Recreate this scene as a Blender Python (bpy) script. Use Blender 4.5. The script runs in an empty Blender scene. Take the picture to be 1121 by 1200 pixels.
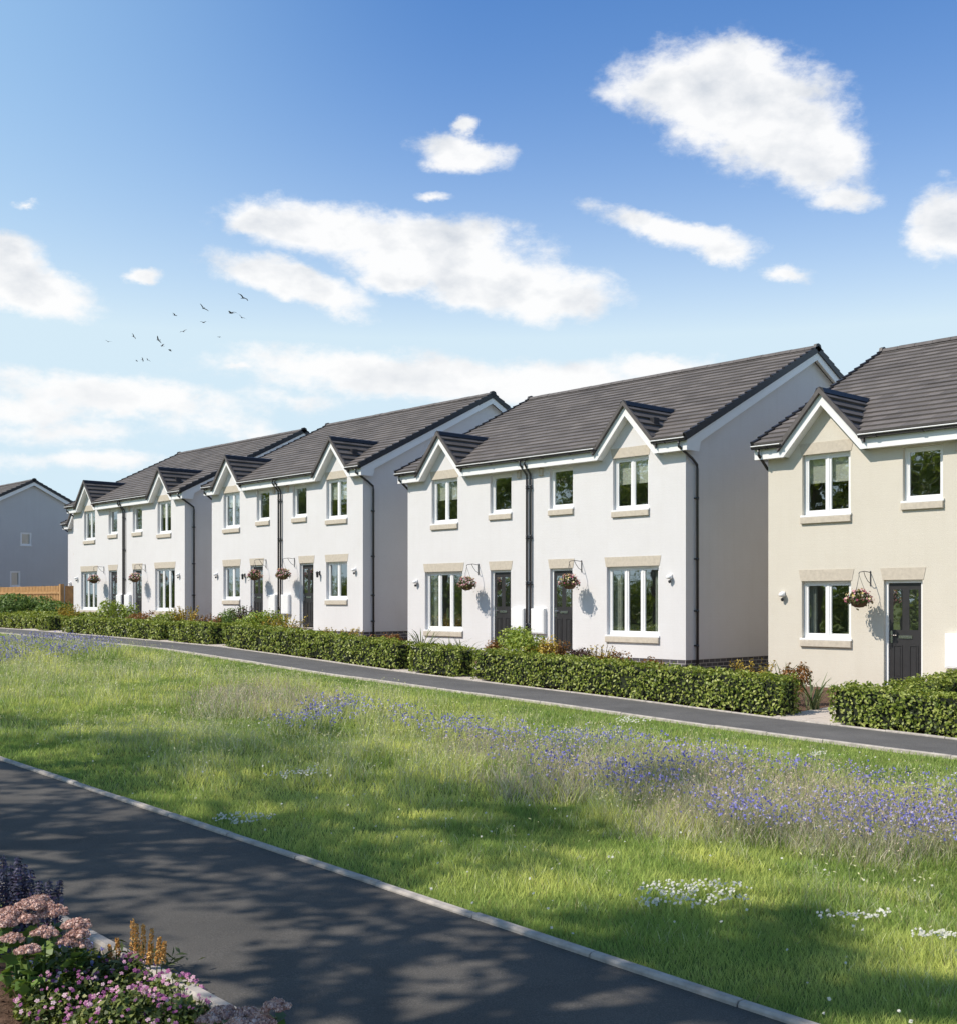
import bpy, math, random
import numpy as np
from mathutils import Vector, Matrix
random.seed(7); rng=np.random.default_rng(11)
SC=bpy.context.scene; COL=SC.collection
R=math.radians
F=1360.344; HY=704.547; CX=560.5; EYE=1.9          # calibrated camera: focal in photo pixels, horizon row, eye height
YAW=.745; SU,CU=math.sin(YAW),math.cos(YAW)        # the row of houses runs along U (left and away), P is the depth across it
def XY(U,P): return (-SU*U+CU*P, CU*U+SU*P)
def UP(X,Y): return (-SU*X+CU*Y, CU*X+SU*Y)
def u_at(px,P):
    t=(px-CX)/F
    return (CU*P-t*SU*P)/(SU+CU*t)

# ---------------------------------------------------------------- terrain heights (relative to the eye)
PU=[-40,0,7.6,10.4,14.4,17.6,20.5,24.6,28,31.8,34.8,40.4,46,60,90,200]
PH=[-2.25,-2.12,-1.986,-1.909,-1.765,-1.668,-1.572,-1.39,-1.25,-1.18,-1.135,-1.05,-1.0,-.98,-.95,-.9]
RU=[-40,0,2.8,13.1,30,60,200]; RH=[-2.1,-1.95,-1.9,-1.645,-1.45,-1.2,-1.0]
GU=[-40,5,14,16.3,26.3,28.5,37.6,40,50,60,200]; GH=[-2.0,-1.80,-1.76,-1.72,-1.42,-1.2,-1.02,-1.0,-.98,-.98,-.9]
ROAD_N,ROAD_F=2.71,4.54
KERB=.075
PATH_N,PATH_F=14.55,16.30
HOUSE_P=21.5
def g(U,P):
    U=np.asarray(U,float);P=np.asarray(P,float)
    r=np.interp(U,RU,RH); p=np.interp(U,PU,PH); h=np.interp(U,GU,GH)
    m=np.clip((P-(ROAD_F+KERB))/(PATH_N-KERB-ROAD_F-KERB),0,1)
    k=np.clip((P-PATH_F)/(HOUSE_P-.3-PATH_F),0,1)
    z=r+(p-r)*m+(h-p)*k
    bump=(.05*np.sin(U*.55+P*.35)+.035*np.sin(U*1.1-P*.8+1.3))*np.sin(math.pi*m)
    near=np.where(P<ROAD_N-KERB,-.07-.04*np.clip(ROAD_N-KERB-P,0,1),0)
    return z+bump+near+EYE
def at(U,P,dz=0.):
    x,y=XY(U,P); return Vector((x,y,float(g(U,P))+dz))
def ground_px(px,py):
    t=(px-CX)/F; lo=2.
    for z in np.arange(3,70,.02):
        U,P=UP(t*z,z)
        if EYE-(py-HY)/F*z<=g(U,P): return U,P
    return U,P

# ---------------------------------------------------------------- material helpers
def mat(name):
    m=bpy.data.materials.new(name); m.use_nodes=True
    nt=m.node_tree; b=nt.nodes['Principled BSDF']; return m,nt,b
def N(nt,typ,**k):
    n=nt.nodes.new(typ)
    for a,v in k.items():
        if a in n.inputs: n.inputs[a].default_value=v
        else: setattr(n,a,v)
    return n
def ramp(nt,src,stops):
    n=nt.nodes.new('ShaderNodeValToRGB'); e=n.color_ramp.elements
    while len(e)<len(stops): e.new(.5)
    for el,(p,c) in zip(e,stops): el.position=p; el.color=(*c,1)
    nt.links.new(src,n.inputs[0]); return n.outputs[0]
def noise(nt,scale,detail=4,rough=.55,coord='Object',vec=None):
    n=N(nt,'ShaderNodeTexNoise',Scale=scale,Detail=detail,Roughness=rough)
    if vec is None:
        tc=nt.nodes.new('ShaderNodeTexCoord'); vec=tc.outputs[coord]
    nt.links.new(vec,n.inputs['Vector']); return n.outputs['Fac']
def bump(nt,b,h,strength=.3,dist=.01,prev=None):
    n=N(nt,'ShaderNodeBump',Strength=strength,Distance=dist); nt.links.new(h,n.inputs['Height'])
    if prev: nt.links.new(prev,n.inputs['Normal'])
    nt.links.new(n.outputs[0],b.inputs['Normal']); return n.outputs[0]
def mixc(nt,fac,a,c,blend='MIX'):
    n=nt.nodes.new('ShaderNodeMix'); n.data_type='RGBA'; n.blend_type=blend
    for s,i in ((a,6),(c,7)):
        if isinstance(s,tuple): n.inputs[i].default_value=(*s,1)
        else: nt.links.new(s,n.inputs[i])
    if isinstance(fac,float): n.inputs[0].default_value=fac
    else: nt.links.new(fac,n.inputs[0])
    return n.outputs[2]
def simple(name,c,rough=.5,var=.12,scale=6.,metal=0.,spec=.5):
    m,nt,b=mat(name)
    f=noise(nt,scale,4)
    b_c=ramp(nt,f,[(.3,tuple(x*(1-var) for x in c)),(.7,tuple(min(1,x*(1+var)) for x in c))])
    nt.links.new(b_c,b.inputs['Base Color']); b.inputs['Roughness'].default_value=rough
    b.inputs['Metallic'].default_value=metal; b.inputs['Specular IOR Level'].default_value=spec
    return m
def leafmat(name,stops,rough=.45,trans=.25,spec=.4,per_object=False):
    m,nt,b=mat(name)
    geo=nt.nodes.new('ShaderNodeNewGeometry')
    oi=nt.nodes.new('ShaderNodeObjectInfo')
    c=ramp(nt,oi.outputs['Random'] if per_object else geo.outputs['Random Per Island'],stops)
    nt.links.new(c,b.inputs['Base Color']); b.inputs['Roughness'].default_value=rough; b.inputs['Specular IOR Level'].default_value=spec
    tr=nt.nodes.new('ShaderNodeBsdfTranslucent'); nt.links.new(mixc(nt,1.,c,(1.,1.,.45),'MULTIPLY'),tr.inputs['Color'])
    mx=nt.nodes.new('ShaderNodeMixShader'); mx.inputs[0].default_value=trans
    out=nt.nodes['Material Output']
    nt.links.new(b.outputs[0],mx.inputs[1]); nt.links.new(tr.outputs[0],mx.inputs[2]); nt.links.new(mx.outputs[0],out.inputs['Surface'])
    return m
def vcolmat(name,trans=.3,rough=.6):
    m,nt,b=mat(name)
    a=N(nt,'ShaderNodeAttribute',attribute_name='tint')
    nt.links.new(a.outputs['Color'],b.inputs['Base Color']); b.inputs['Roughness'].default_value=rough; b.inputs['Specular IOR Level'].default_value=.25
    tr=nt.nodes.new('ShaderNodeBsdfTranslucent'); nt.links.new(a.outputs['Color'],tr.inputs['Color'])
    mx=nt.nodes.new('ShaderNodeMixShader'); mx.inputs[0].default_value=trans
    nt.links.new(b.outputs[0],mx.inputs[1]); nt.links.new(tr.outputs[0],mx.inputs[2]); nt.links.new(mx.outputs[0],nt.nodes['Material Output'].inputs['Surface'])
    return m
def render_wall(name,c):
    m,nt,b=mat(name)
    tc=nt.nodes.new('ShaderNodeTexCoord')
    big=noise(nt,.9,5,.6); fine=noise(nt,55,6,.7)
    sep=nt.nodes.new('ShaderNodeSeparateXYZ'); nt.links.new(tc.outputs['Object'],sep.inputs[0])
    add=N(nt,'ShaderNodeMath',operation='ADD'); nt.links.new(sep.outputs[0],add.inputs[0]); nt.links.new(sep.outputs[1],add.inputs[1])
    cmb=nt.nodes.new('ShaderNodeCombineXYZ'); nt.links.new(add.outputs[0],cmb.inputs[0]); nt.links.new(sep.outputs[2],cmb.inputs[1])
    br=N(nt,'ShaderNodeTexBrick',Scale=1.); br.inputs['Brick Width'].default_value=.225; br.inputs['Row Height'].default_value=.075
    br.inputs['Mortar Size'].default_value=.007; br.inputs['Mortar Smooth'].default_value=.6
    br.inputs['Color1'].default_value=(*[x*.995 for x in c],1); br.inputs['Color2'].default_value=(*[min(1,x*1.004) for x in c],1); br.inputs['Mortar'].default_value=(*[x*.985 for x in c],1)
    nt.links.new(cmb.outputs[0],br.inputs['Vector'])
    c1=mixc(nt,1.,br.outputs['Color'],ramp(nt,big,[(.3,(.955,.95,.945)),(.7,(1,1,1))]),'MULTIPLY')
    sm=nt.nodes.new('ShaderNodeMapping'); sm.inputs['Scale'].default_value=(5.,5.,.35); nt.links.new(tc.outputs['Object'],sm.inputs['Vector'])
    streak=noise(nt,1.,6,.65,vec=sm.outputs[0]); c1=mixc(nt,1.,c1,ramp(nt,streak,[(.32,(.978,.975,.97)),(.5,(1,1,1))]),'MULTIPLY')
    c2=mixc(nt,1.,c1,ramp(nt,fine,[(.35,(.90,.90,.90)),(.65,(1,1,1))]),'MULTIPLY')
    nt.links.new(c2,b.inputs['Base Color']); b.inputs['Roughness'].default_value=.9; b.inputs['Specular IOR Level'].default_value=.15
    p=bump(nt,b,fine,.45,.012)
    inv=N(nt,'ShaderNodeMath',operation='SUBTRACT'); inv.inputs[0].default_value=1; nt.links.new(br.outputs['Fac'],inv.inputs[1])
    bump(nt,b,inv.outputs[0],.10,.004,p)
    return m
def brick(name,c1,c2,mo):
    m,nt,b=mat(name)
    tc=nt.nodes.new('ShaderNodeTexCoord')
    sep=nt.nodes.new('ShaderNodeSeparateXYZ'); nt.links.new(tc.outputs['Object'],sep.inputs[0])
    add=N(nt,'ShaderNodeMath',operation='ADD'); nt.links.new(sep.outputs[0],add.inputs[0]); nt.links.new(sep.outputs[1],add.inputs[1])
    cmb=nt.nodes.new('ShaderNodeCombineXYZ'); nt.links.new(add.outputs[0],cmb.inputs[0]); nt.links.new(sep.outputs[2],cmb.inputs[1])
    br=N(nt,'ShaderNodeTexBrick',Scale=1.); br.inputs['Brick Width'].default_value=.225; br.inputs['Row Height'].default_value=.09
    br.inputs['Mortar Size'].default_value=.008
    br.inputs['Color1'].default_value=(*c1,1); br.inputs['Color2'].default_value=(*c2,1); br.inputs['Mortar'].default_value=(*mo,1)
    nt.links.new(cmb.outputs[0],br.inputs['Vector']); nt.links.new(br.outputs['Color'],b.inputs['Base Color']); b.inputs['Roughness'].default_value=.6
    return m
def tiles(name,c,vw=.33):
    m,nt,b=mat(name)
    uv=nt.nodes.new('ShaderNodeUVMap')
    br=N(nt,'ShaderNodeTexBrick',Scale=1.); br.inputs['Brick Width'].default_value=vw; br.inputs['Row Height'].default_value=.30
    br.inputs['Mortar Size'].default_value=.004; br.inputs['Mortar Smooth'].default_value=.3; br.inputs['Bias'].default_value=0.
    br.inputs['Color1'].default_value=(*[x*.80 for x in c],1); br.inputs['Color2'].default_value=(*[x*1.20 for x in c],1); br.inputs['Mortar'].default_value=(*[x*.45 for x in c],1)
    nt.links.new(uv.outputs[0],br.inputs['Vector'])
    big=noise(nt,.7,5,.6); fi=noise(nt,30,5,.7)
    c1=mixc(nt,1.,br.outputs['Color'],ramp(nt,big,[(.3,(.85,.84,.84)),(.7,(1.1,1.08,1.06))]),'MULTIPLY')
    c2=mixc(nt,1.,c1,ramp(nt,fi,[(.3,(.85,.85,.85)),(.7,(1.1,1.1,1.1))]),'MULTIPLY')
    nt.links.new(c2,b.inputs['Base Color']); b.inputs['Roughness'].default_value=.7; b.inputs['Specular IOR Level'].default_value=.3
    bump(nt,b,fi,.2,.01)
    return m
def asphalt(name,c):
    m,nt,b=mat(name)
    f=noise(nt,140,3,.8); g2=noise(nt,1.1,7,.68); sp=noise(nt,260,2,.9)
    col=ramp(nt,f,[(.3,tuple(x*.55 for x in c)),(.55,c),(.75,tuple(x*1.7 for x in c))])
    col=mixc(nt,1.,col,ramp(nt,g2,[(.3,(.74,.74,.74)),(.7,(1.16,1.15,1.13))]),'MULTIPLY')
    nt.links.new(col,b.inputs['Base Color']); b.inputs['Roughness'].default_value=.85; b.inputs['Specular IOR Level'].default_value=.3
    bump(nt,b,f,.5,.008)
    return m
def glass():
    m,nt,b=mat('window_glass')
    lw=N(nt,'ShaderNodeLayerWeight',Blend=.5); pw=N(nt,'ShaderNodeMath',operation='POWER'); nt.links.new(lw.outputs['Facing'],pw.inputs[0]); pw.inputs[1].default_value=4.
    fr=N(nt,'ShaderNodeMapRange'); nt.links.new(pw.outputs[0],fr.inputs[0]); fr.inputs[3].default_value=.38; fr.inputs[4].default_value=1.
    gl=N(nt,'ShaderNodeBsdfGlossy',Roughness=.015); gl.inputs['Color'].default_value=(.92,.95,.95,1)
    wob=noise(nt,1.6,2); bn=N(nt,'ShaderNodeBump',Strength=.04,Distance=.05); nt.links.new(wob,bn.inputs['Height']); nt.links.new(bn.outputs[0],gl.inputs['Normal'])
    tr=nt.nodes.new('ShaderNodeBsdfTransparent'); tr.inputs['Color'].default_value=(.80,.85,.82,1)
    mx=nt.nodes.new('ShaderNodeMixShader'); nt.links.new(fr.outputs[0],mx.inputs[0]); nt.links.new(tr.outputs[0],mx.inputs[1]); nt.links.new(gl.outputs[0],mx.inputs[2])
    nt.links.new(mx.outputs[0],nt.nodes['Material Output'].inputs['Surface'])
    return m
def ground_mat(name,stops,scale,bs=.6,bd=.03):
    m,nt,b=mat(name)
    f=noise(nt,scale,8,.7); f2=noise(nt,scale*.07,4,.6)
    c=ramp(nt,f,stops); c=mixc(nt,1.,c,ramp(nt,f2,[(.3,(.8,.82,.8)),(.7,(1.15,1.1,1.1))]),'MULTIPLY')
    nt.links.new(c,b.inputs['Base Color']); b.inputs['Roughness'].default_value=.95; b.inputs['Specular IOR Level'].default_value=.1
    bump(nt,b,f,bs,bd); return m

M={}
M['white_render']=render_wall('white_render',(.745,.74,.75))
M['cream_render']=render_wall('cream_render',(.69,.648,.565))
M['grey_render']=render_wall('grey_render',(.62,.62,.63))
M['brick']=brick('blue_brick',(.045,.043,.052),(.085,.08,.092),(.42,.40,.39))
M['tile']=tiles('roof_tile',(.162,.149,.144)); M['tile_dark']=tiles('gablet_tile',(.120,.112,.110))
M['verge']=simple('verge_plastic',(.022,.022,.026),.45,.2,8)
M['ridge']=simple('ridge_tile',(.10,.09,.088),.7,.25,5)
M['upvc']=simple('white_upvc',(.84,.845,.85),.3,.02,3)
M['stone']=simple('cast_stone',(.53,.475,.395),.85,.10,14)
M['gutter']=simple('black_gutter',(.035,.036,.04),.22,.15,5)
M['glass']=glass()
M['curtain']=simple('curtain_cloth',(.56,.57,.52),.9,.15,9)
M['blind']=simple('roller_blind',(.80,.78,.72),.9,.05,9)
M['room']=simple('room_plaster',(.58,.57,.54),.9,.1,1)
M['door']=simple('charcoal_door',(.032,.031,.033),.38,.12,6)
M['chrome']=simple('door_chrome',(.55,.55,.55),.22,.05,5,1.)
M['lantern']=simple('black_lantern',(.03,.03,.033),.4,.1,5)
M['iron']=simple('dark_iron',(.05,.05,.055),.5,.1,5)
M['concrete']=simple('concrete_kerb',(.42,.385,.35),.9,.25,11)
M['slab']=simple('paving_slab',(.56,.50,.45),.9,.1,4)
M['asphalt']=asphalt('path_asphalt',(.150,.147,.147)); M['road']=asphalt('road_asphalt',(.112,.106,.098))
M['grass_ground']=ground_mat('meadow_soil',[(.3,(.10,.14,.03)),(.6,(.18,.24,.06)),(.8,(.24,.28,.09))],9)
M['bark']=ground_mat('bark_mulch',[(.3,(.07,.04,.028)),(.55,(.20,.125,.09)),(.75,(.34,.22,.16))],28,1.,.05)
M['hedge']=leafmat('hedge_leaf',[(0,(.08,.125,.018)),(.3,(.185,.25,.036)),(.75,(.34,.40,.078)),(1,(.50,.53,.17))],.45,.3,.4)
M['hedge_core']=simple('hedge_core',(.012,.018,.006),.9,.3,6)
M['twig']=simple('hedge_twig',(.05,.035,.022),.9,.2,6)
M['leaf']=leafmat('tree_leaf',[(0,(.11,.17,.03)),(.5,(.20,.28,.06)),(1,(.33,.38,.12))],.5,.5)
M['bark_tree']=simple('tree_bark',(.11,.085,.065),.95,.35,9)
M['shrub_green']=leafmat('bright_shrub_leaf',[(0,(.14,.21,.03)),(.5,(.27,.37,.05)),(1,(.44,.50,.12))],.5,.3)
M['shrub_mid']=leafmat('green_shrub_leaf',[(0,(.07,.13,.03)),(.5,(.14,.23,.05)),(1,(.24,.34,.09))],.5,.3)
M['shrub_orange']=leafmat('copper_leaf',[(0,(.10,.08,.02)),(.45,(.24,.12,.03)),(1,(.40,.17,.06))],.5,.25)
M['shrub_yellow']=leafmat('golden_leaf',[(0,(.30,.24,.03)),(.5,(.52,.37,.04)),(1,(.62,.48,.12))],.5,.3)
M['shrub_purple']=leafmat('purple_leaf',[(0,(.045,.022,.03)),(.5,(.09,.045,.05)),(1,(.13,.09,.05))],.5,.2)
M['tuft']=leafmat('grey_green_blade',[(0,(.06,.09,.03)),(.5,(.13,.17,.07)),(1,(.24,.26,.13))],.5,.25)
M['sedum_leaf']=leafmat('sedum_leaf',[(0,(.07,.13,.035)),(.5,(.15,.25,.06)),(1,(.27,.38,.11))],.4,.2)
M['sedum_head']=leafmat('sedum_flower',[(0,(.30,.16,.15)),(.3,(.54,.33,.29)),(.7,(.72,.49,.43)),(1,(.84,.66,.59))],.7,.15)
M['viola_leaf']=leafmat('viola_leaf',[(0,(.05,.07,.02)),(.5,(.11,.16,.04)),(.85,(.22,.26,.07)),(1,(.34,.35,.14))],.5,.25)
M['viola_pink']=leafmat('viola_pink',[(0,(.20,.05,.20)),(.35,(.42,.12,.32)),(.7,(.66,.32,.50)),(1,(.82,.62,.70))],.6,.25,.4,True)
M['viola_blue']=leafmat('viola_blue',[(0,(.09,.08,.36)),(.6,(.16,.17,.62)),(1,(.45,.5,.85))],.6,.25,.4,True)
M['spike']=leafmat('purple_spike',[(0,(.05,.05,.09)),(.5,(.13,.12,.20)),(.85,(.25,.23,.34)),(1,(.30,.09,.15))],.55,.15)
M['plume']=leafmat('orange_plume',[(0,(.45,.22,.06)),(.5,(.68,.38,.12)),(1,(.8,.55,.24))],.7,.2)
M['basket_flower']=leafmat('basket_flower',[(0,(.48,.10,.20)),(.35,(.72,.38,.45)),(.7,(.80,.66,.62)),(.85,(.75,.62,.12)),(1,(.8,.75,.7))],.6,.25)
M['basket_leaf']=leafmat('basket_leaf',[(0,(.035,.06,.015)),(.6,(.08,.12,.03)),(.85,(.16,.09,.04)),(1,(.2,.2,.07))],.5,.2)
M['coir']=simple('coir_bowl',(.11,.065,.035),.95,.3,20)
M['timber']=simple('larch_timber',(.46,.27,.115),.75,.22,5)
M['bird']=simple('dark_feather',(.03,.03,.035),.7,.2,8)
M['blade']=vcolmat('grass_blade',.42); M['petal']=vcolmat('petal',.3)

# ---------------------------------------------------------------- object helpers
def tag(o,label=None,cat=None,group=None,kind=None):
    if label: o['label']=label
    if cat: o['category']=cat
    if group: o['group']=group
    if kind: o['kind']=kind
    return o
def empty(name,loc=(0,0,0),rz=0.):
    o=bpy.data.objects.new(name,None); COL.objects.link(o); o.location=loc; o.rotation_euler=(0,0,rz); o.empty_display_size=.2
    return o
def link(name,me,parent=None):
    o=bpy.data.objects.new(name,me); COL.objects.link(o)
    if parent: o.parent=parent
    return o
def copy_tree(o,parent=None):
    c=o.copy(); COL.objects.link(c)
    if parent: c.parent=parent
    for ch in list(o.children): copy_tree(ch,c)
    return c
class MB:
    def __init__(s): s.v=[]; s.f=[]; s.uv=[]
    def face(s,pts,uv=None):
        i=len(s.v); s.v+= [tuple(p) for p in pts]; s.f.append(tuple(range(i,i+len(pts)))); s.uv.append(uv or [(0,0)]*len(pts)); return s
    def box(s,x0,x1,y0,y1,z0,z1):
        P=[(x0,y0,z0),(x1,y0,z0),(x1,y1,z0),(x0,y1,z0),(x0,y0,z1),(x1,y0,z1),(x1,y1,z1),(x0,y1,z1)]
        for q in ((0,3,2,1),(4,5,6,7),(0,1,5,4),(1,2,6,5),(2,3,7,6),(3,0,4,7)): s.face([P[i] for i in q])
        return s
    def bbox(s,x0,x1,y0,y1,z0,z1,c=.008):          # box with bevelled front edges (front = -y)
        o=[(x0,z0),(x1,z0),(x1,z1),(x0,z1)]; i=[(x0+c,z0+c),(x1-c,z0+c),(x1-c,z1-c),(x0+c,z1-c)]
        s.face([(a,y0,b) for a,b in i])
        for k in range(4):
            a,b=o[k],o[(k+1)%4]; e,d=i[k],i[(k+1)%4]
            s.face([(a[0],y0+c,a[1]),(b[0],y0+c,b[1]),(d[0],y0,d[1]),(e[0],y0,e[1])])
            s.face([(a[0],y1,a[1]),(b[0],y1,b[1]),(b[0],y0+c,b[1]),(a[0],y0+c,a[1])])
        s.face([(a,y1,b) for a,b in reversed(o)]); return s
    def prism(s,prof,axis_pts):                    # profile polygon given as list of 3D points, swept by vector axis_pts
        a=[Vector(p) for p in prof]; d=Vector(axis_pts); b=[p+d for p in a]; n=len(a)
        s.face(a[::-1]); s.face(b)
        for i in range(n): s.face([a[i],a[(i+1)%n],b[(i+1)%n],b[i]])
        return s
    def tube(s,pts,r,n=8,cap=True):
        pts=[Vector(p) for p in pts]; rr=r if isinstance(r,(list,tuple)) else [r]*len(pts)
        rings=[]
        for i,p in enumerate(pts):
            d=(pts[min(i+1,len(pts)-1)]-pts[max(i-1,0)]).normalized()
            a=d.cross(Vector((0,0,1)) if abs(d.z)<.95 else Vector((1,0,0))).normalized(); b=d.cross(a)
            rings.append([p+(a*math.cos(t)+b*math.sin(t))*rr[i] for t in [2*math.pi*k/n for k in range(n)]])
        for i in range(len(rings)-1):
            for k in range(n): s.face([rings[i][k],rings[i][(k+1)%n],rings[i+1][(k+1)%n],rings[i+1][k]])
        if cap: s.face(rings[0]); s.face(rings[-1][::-1])
        return s
    def lathe(s,c,prof,n=16):
        c=Vector(c)
        for (r0,z0),(r1,z1) in zip(prof,prof[1:]):
            for k in range(n):
                a,b=2*math.pi*k/n,2*math.pi*(k+1)/n
                q=[c+Vector((r0*math.cos(a),r0*math.sin(a),z0)),c+Vector((r0*math.cos(b),r0*math.sin(b),z0)),c+Vector((r1*math.cos(b),r1*math.sin(b),z1)),c+Vector((r1*math.cos(a),r1*math.sin(a),z1))]
                s.face(q)
        return s
    def mesh(s,name,m,smooth=False,weld=True):
        me=bpy.data.meshes.new(name); me.from_pydata(s.v,[],s.f)
        ul=me.uv_layers.new(name='UVMap'); flat=[c for f in s.uv for p in f for c in p]; ul.data.foreach_set('uv',flat)
        if weld:
            import bmesh
            bm=bmesh.new(); bm.from_mesh(me); bmesh.ops.remove_doubles(bm,verts=bm.verts,dist=1e-5); bmesh.ops.recalc_face_normals(bm,faces=bm.faces); bm.to_mesh(me); bm.free()
        me.materials.append(M[m] if isinstance(m,str) else m)
        if smooth: me.polygons.foreach_set('use_smooth',[True]*len(me.polygons))
        return me
    def build(s,name,m,parent=None,smooth=False,weld=True):
        return link(name,s.mesh(name,m,smooth,weld),parent)
def np_mesh(name,V,Q,m,col=None,smooth=False):
    me=bpy.data.meshes.new(name); V=np.asarray(V,np.float32); Q=np.asarray(Q,np.int32); k=Q.shape[1]
    me.vertices.add(len(V)); me.vertices.foreach_set('co',V.ravel())
    me.loops.add(Q.size); me.loops.foreach_set('vertex_index',Q.ravel())
    me.polygons.add(len(Q)); me.polygons.foreach_set('loop_start',np.arange(0,Q.size,k,dtype=np.int32))
    try: me.polygons.foreach_set('loop_total',np.full(len(Q),k,np.int32))
    except Exception: pass
    if smooth: me.polygons.foreach_set('use_smooth',np.ones(len(Q),bool))
    if col is not None:
        a=me.color_attributes.new('tint','FLOAT_COLOR','POINT'); c=np.ones((len(V),4),np.float32); c[:,:3]=col; a.data.foreach_set('color',c.ravel())
    me.materials.append(M[m]); me.update(); me.validate(); return me
def unit(a): return a/np.maximum(np.linalg.norm(a,axis=1,keepdims=True),1e-9)
def leaves(P,Nrm,size,asp=.55,fold=.25,jit=.6):
    """rhombic folded leaves: 2 triangles-as-quads each (4 verts, one bent quad). P (n,3), Nrm rough outward normals"""
    n=len(P); d=unit(Nrm+rng.normal(0,jit,(n,3)))
    t=unit(np.cross(d,rng.normal(0,1,(n,3)))); b=np.cross(d,t)
    L=(size*(.7+.6*rng.random(n)))[:,None]
    v=np.stack([P-t*L*.5,P+b*L*asp*.5+d*L*fold*.3,P+t*L*.5-d*L*fold*.2,P-b*L*asp*.5+d*L*fold*.3],1)
    return v.reshape(-1,3),np.arange(4*n).reshape(-1,4)
def blades(B,h,w,lean,col,two=True,tipcol=None):
    """grass blades: base points B(n,3), height h(n), width w(n), lean (n) horizontal tip offset as fraction of h"""
    n=len(B); a=rng.random(n)*2*math.pi; d=np.stack([np.cos(a),np.sin(a),0*a],1); f=rng.random(n)*2*math.pi
    s=np.stack([np.cos(f),np.sin(f),0*f],1)*w[:,None]*.5
    tip=B+d*(lean*h)[:,None]; tip[:,2]+=h; mid=B+d*(lean*h*.35)[:,None]; mid[:,2]+=h*.55
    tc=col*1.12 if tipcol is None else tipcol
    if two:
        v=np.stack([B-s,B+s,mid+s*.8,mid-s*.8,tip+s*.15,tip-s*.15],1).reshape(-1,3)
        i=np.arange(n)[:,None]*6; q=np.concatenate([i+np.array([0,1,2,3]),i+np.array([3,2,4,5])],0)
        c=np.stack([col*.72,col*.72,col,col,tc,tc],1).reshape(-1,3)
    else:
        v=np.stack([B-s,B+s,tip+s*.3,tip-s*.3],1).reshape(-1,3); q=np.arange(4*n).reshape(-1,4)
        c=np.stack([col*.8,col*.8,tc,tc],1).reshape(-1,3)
    return v,q,c
def cat(parts):
    V=[];Q=[];C=[];o=0
    for p in parts:
        V.append(p[0]);Q.append(p[1]+o);o+=len(p[0])
        if len(p)>2: C.append(p[2])
    return (np.concatenate(V),np.concatenate(Q))+((np.concatenate(C),) if C else ())
def icos(n):
    d=rng.normal(0,1,(n,3)); return unit(d)

# ================================================================= SETTING: ground, road, paths
def sheet(name,Us,Ps,dz,m,label=None):
    Us=np.array(Us);Ps=np.array(Ps)
    UU,PP=np.meshgrid(Us,Ps,indexing='ij'); Z=g(UU,PP)+dz
    X=-SU*UU+CU*PP; Y=CU*UU+SU*PP
    V=np.stack([X,Y,Z],-1).reshape(-1,3); nP=len(Ps)
    i,j=np.meshgrid(np.arange(len(Us)-1),np.arange(nP-1),indexing='ij'); b=(i*nP+j).ravel()
    Q=np.stack([b,b+nP,b+nP+1,b+1],1)[:,::-1]
    o=link(name,np_mesh(name,V,Q,m,smooth=True)); tag(o,kind='structure'); return o
Ufine=np.arange(-20,72.01,.5)
Uall=np.concatenate([[-600,-300,-150,-80,-40],Ufine,[90,130,200,400,900]])
Pall=np.concatenate([[-600,-250,-100,-50,-25,-12,-6,-3,-1,0,1,1.6],[ROAD_N-KERB-.003,ROAD_N-KERB,ROAD_N],[ROAD_F,ROAD_F+KERB],np.arange(5.25,14.3,.5),[PATH_N-KERB,PATH_N,PATH_F,PATH_F+.1,17,18,19,20,21,HOUSE_P-.3,22,25,30,40,70,150,400,900]])
sheet('ground',Uall,Pall,-.02,'grass_ground')
Ur=np.concatenate([[-80,-40],Ufine,[90,130]])
sheet('road',Ur,[ROAD_N,ROAD_N+.5,ROAD_N+1,ROAD_F],.004,'road')
sheet('footpath',Ur,[PATH_N,PATH_N+.6,PATH_F-.065],.004,'asphalt')
sheet('flower_bed_soil',np.arange(-6,16.1,.25),np.concatenate([np.arange(-1.5,ROAD_N-KERB-.001,.25),[ROAD_N-KERB-.002]]),-.008,'bark')
sheet('garden_soil',np.arange(2,66.1,.5),[PATH_F,16.6,17,18,19,20,HOUSE_P-.3,HOUSE_P+.4],.0,'bark')
sheet('side_gravel',np.arange(2,66.1,.5),[HOUSE_P+.4,23,26,30,34],.01,'bark')
def kerb(name,P0,P1,top,depth,seg=.915,U0=-6.,U1=62.,m='concrete'):
    mb=MB(); U=U0
    while U<U1:
        a,b=U+.004,U+seg-.004; U+=seg
        tj=random.uniform(-.004,.004)
        pj=random.uniform(-.004,.004); c=.012
        for (p0,p1) in ((P0+pj,P1+pj),):
            pr=[(p0,-depth),(p0,top-c),(p0+c,top),(p1-c,top),(p1,top-c),(p1,-depth)]
            A=[]; B=[]
            for p,z in pr:
                za=float(g(a,min(max((P0+P1)/2,P0),P1)))+z+tj; zb=float(g(b,(P0+P1)/2))+z+tj
                A.append((*XY(a,p),za)); B.append((*XY(b,p),zb))
            mb.face(A); mb.face(B[::-1])
            for k in range(5): mb.face([A[k],B[k],B[k+1],A[k+1]])
    o=mb.build(name,m); tag(o,kind='structure'); return o
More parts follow.
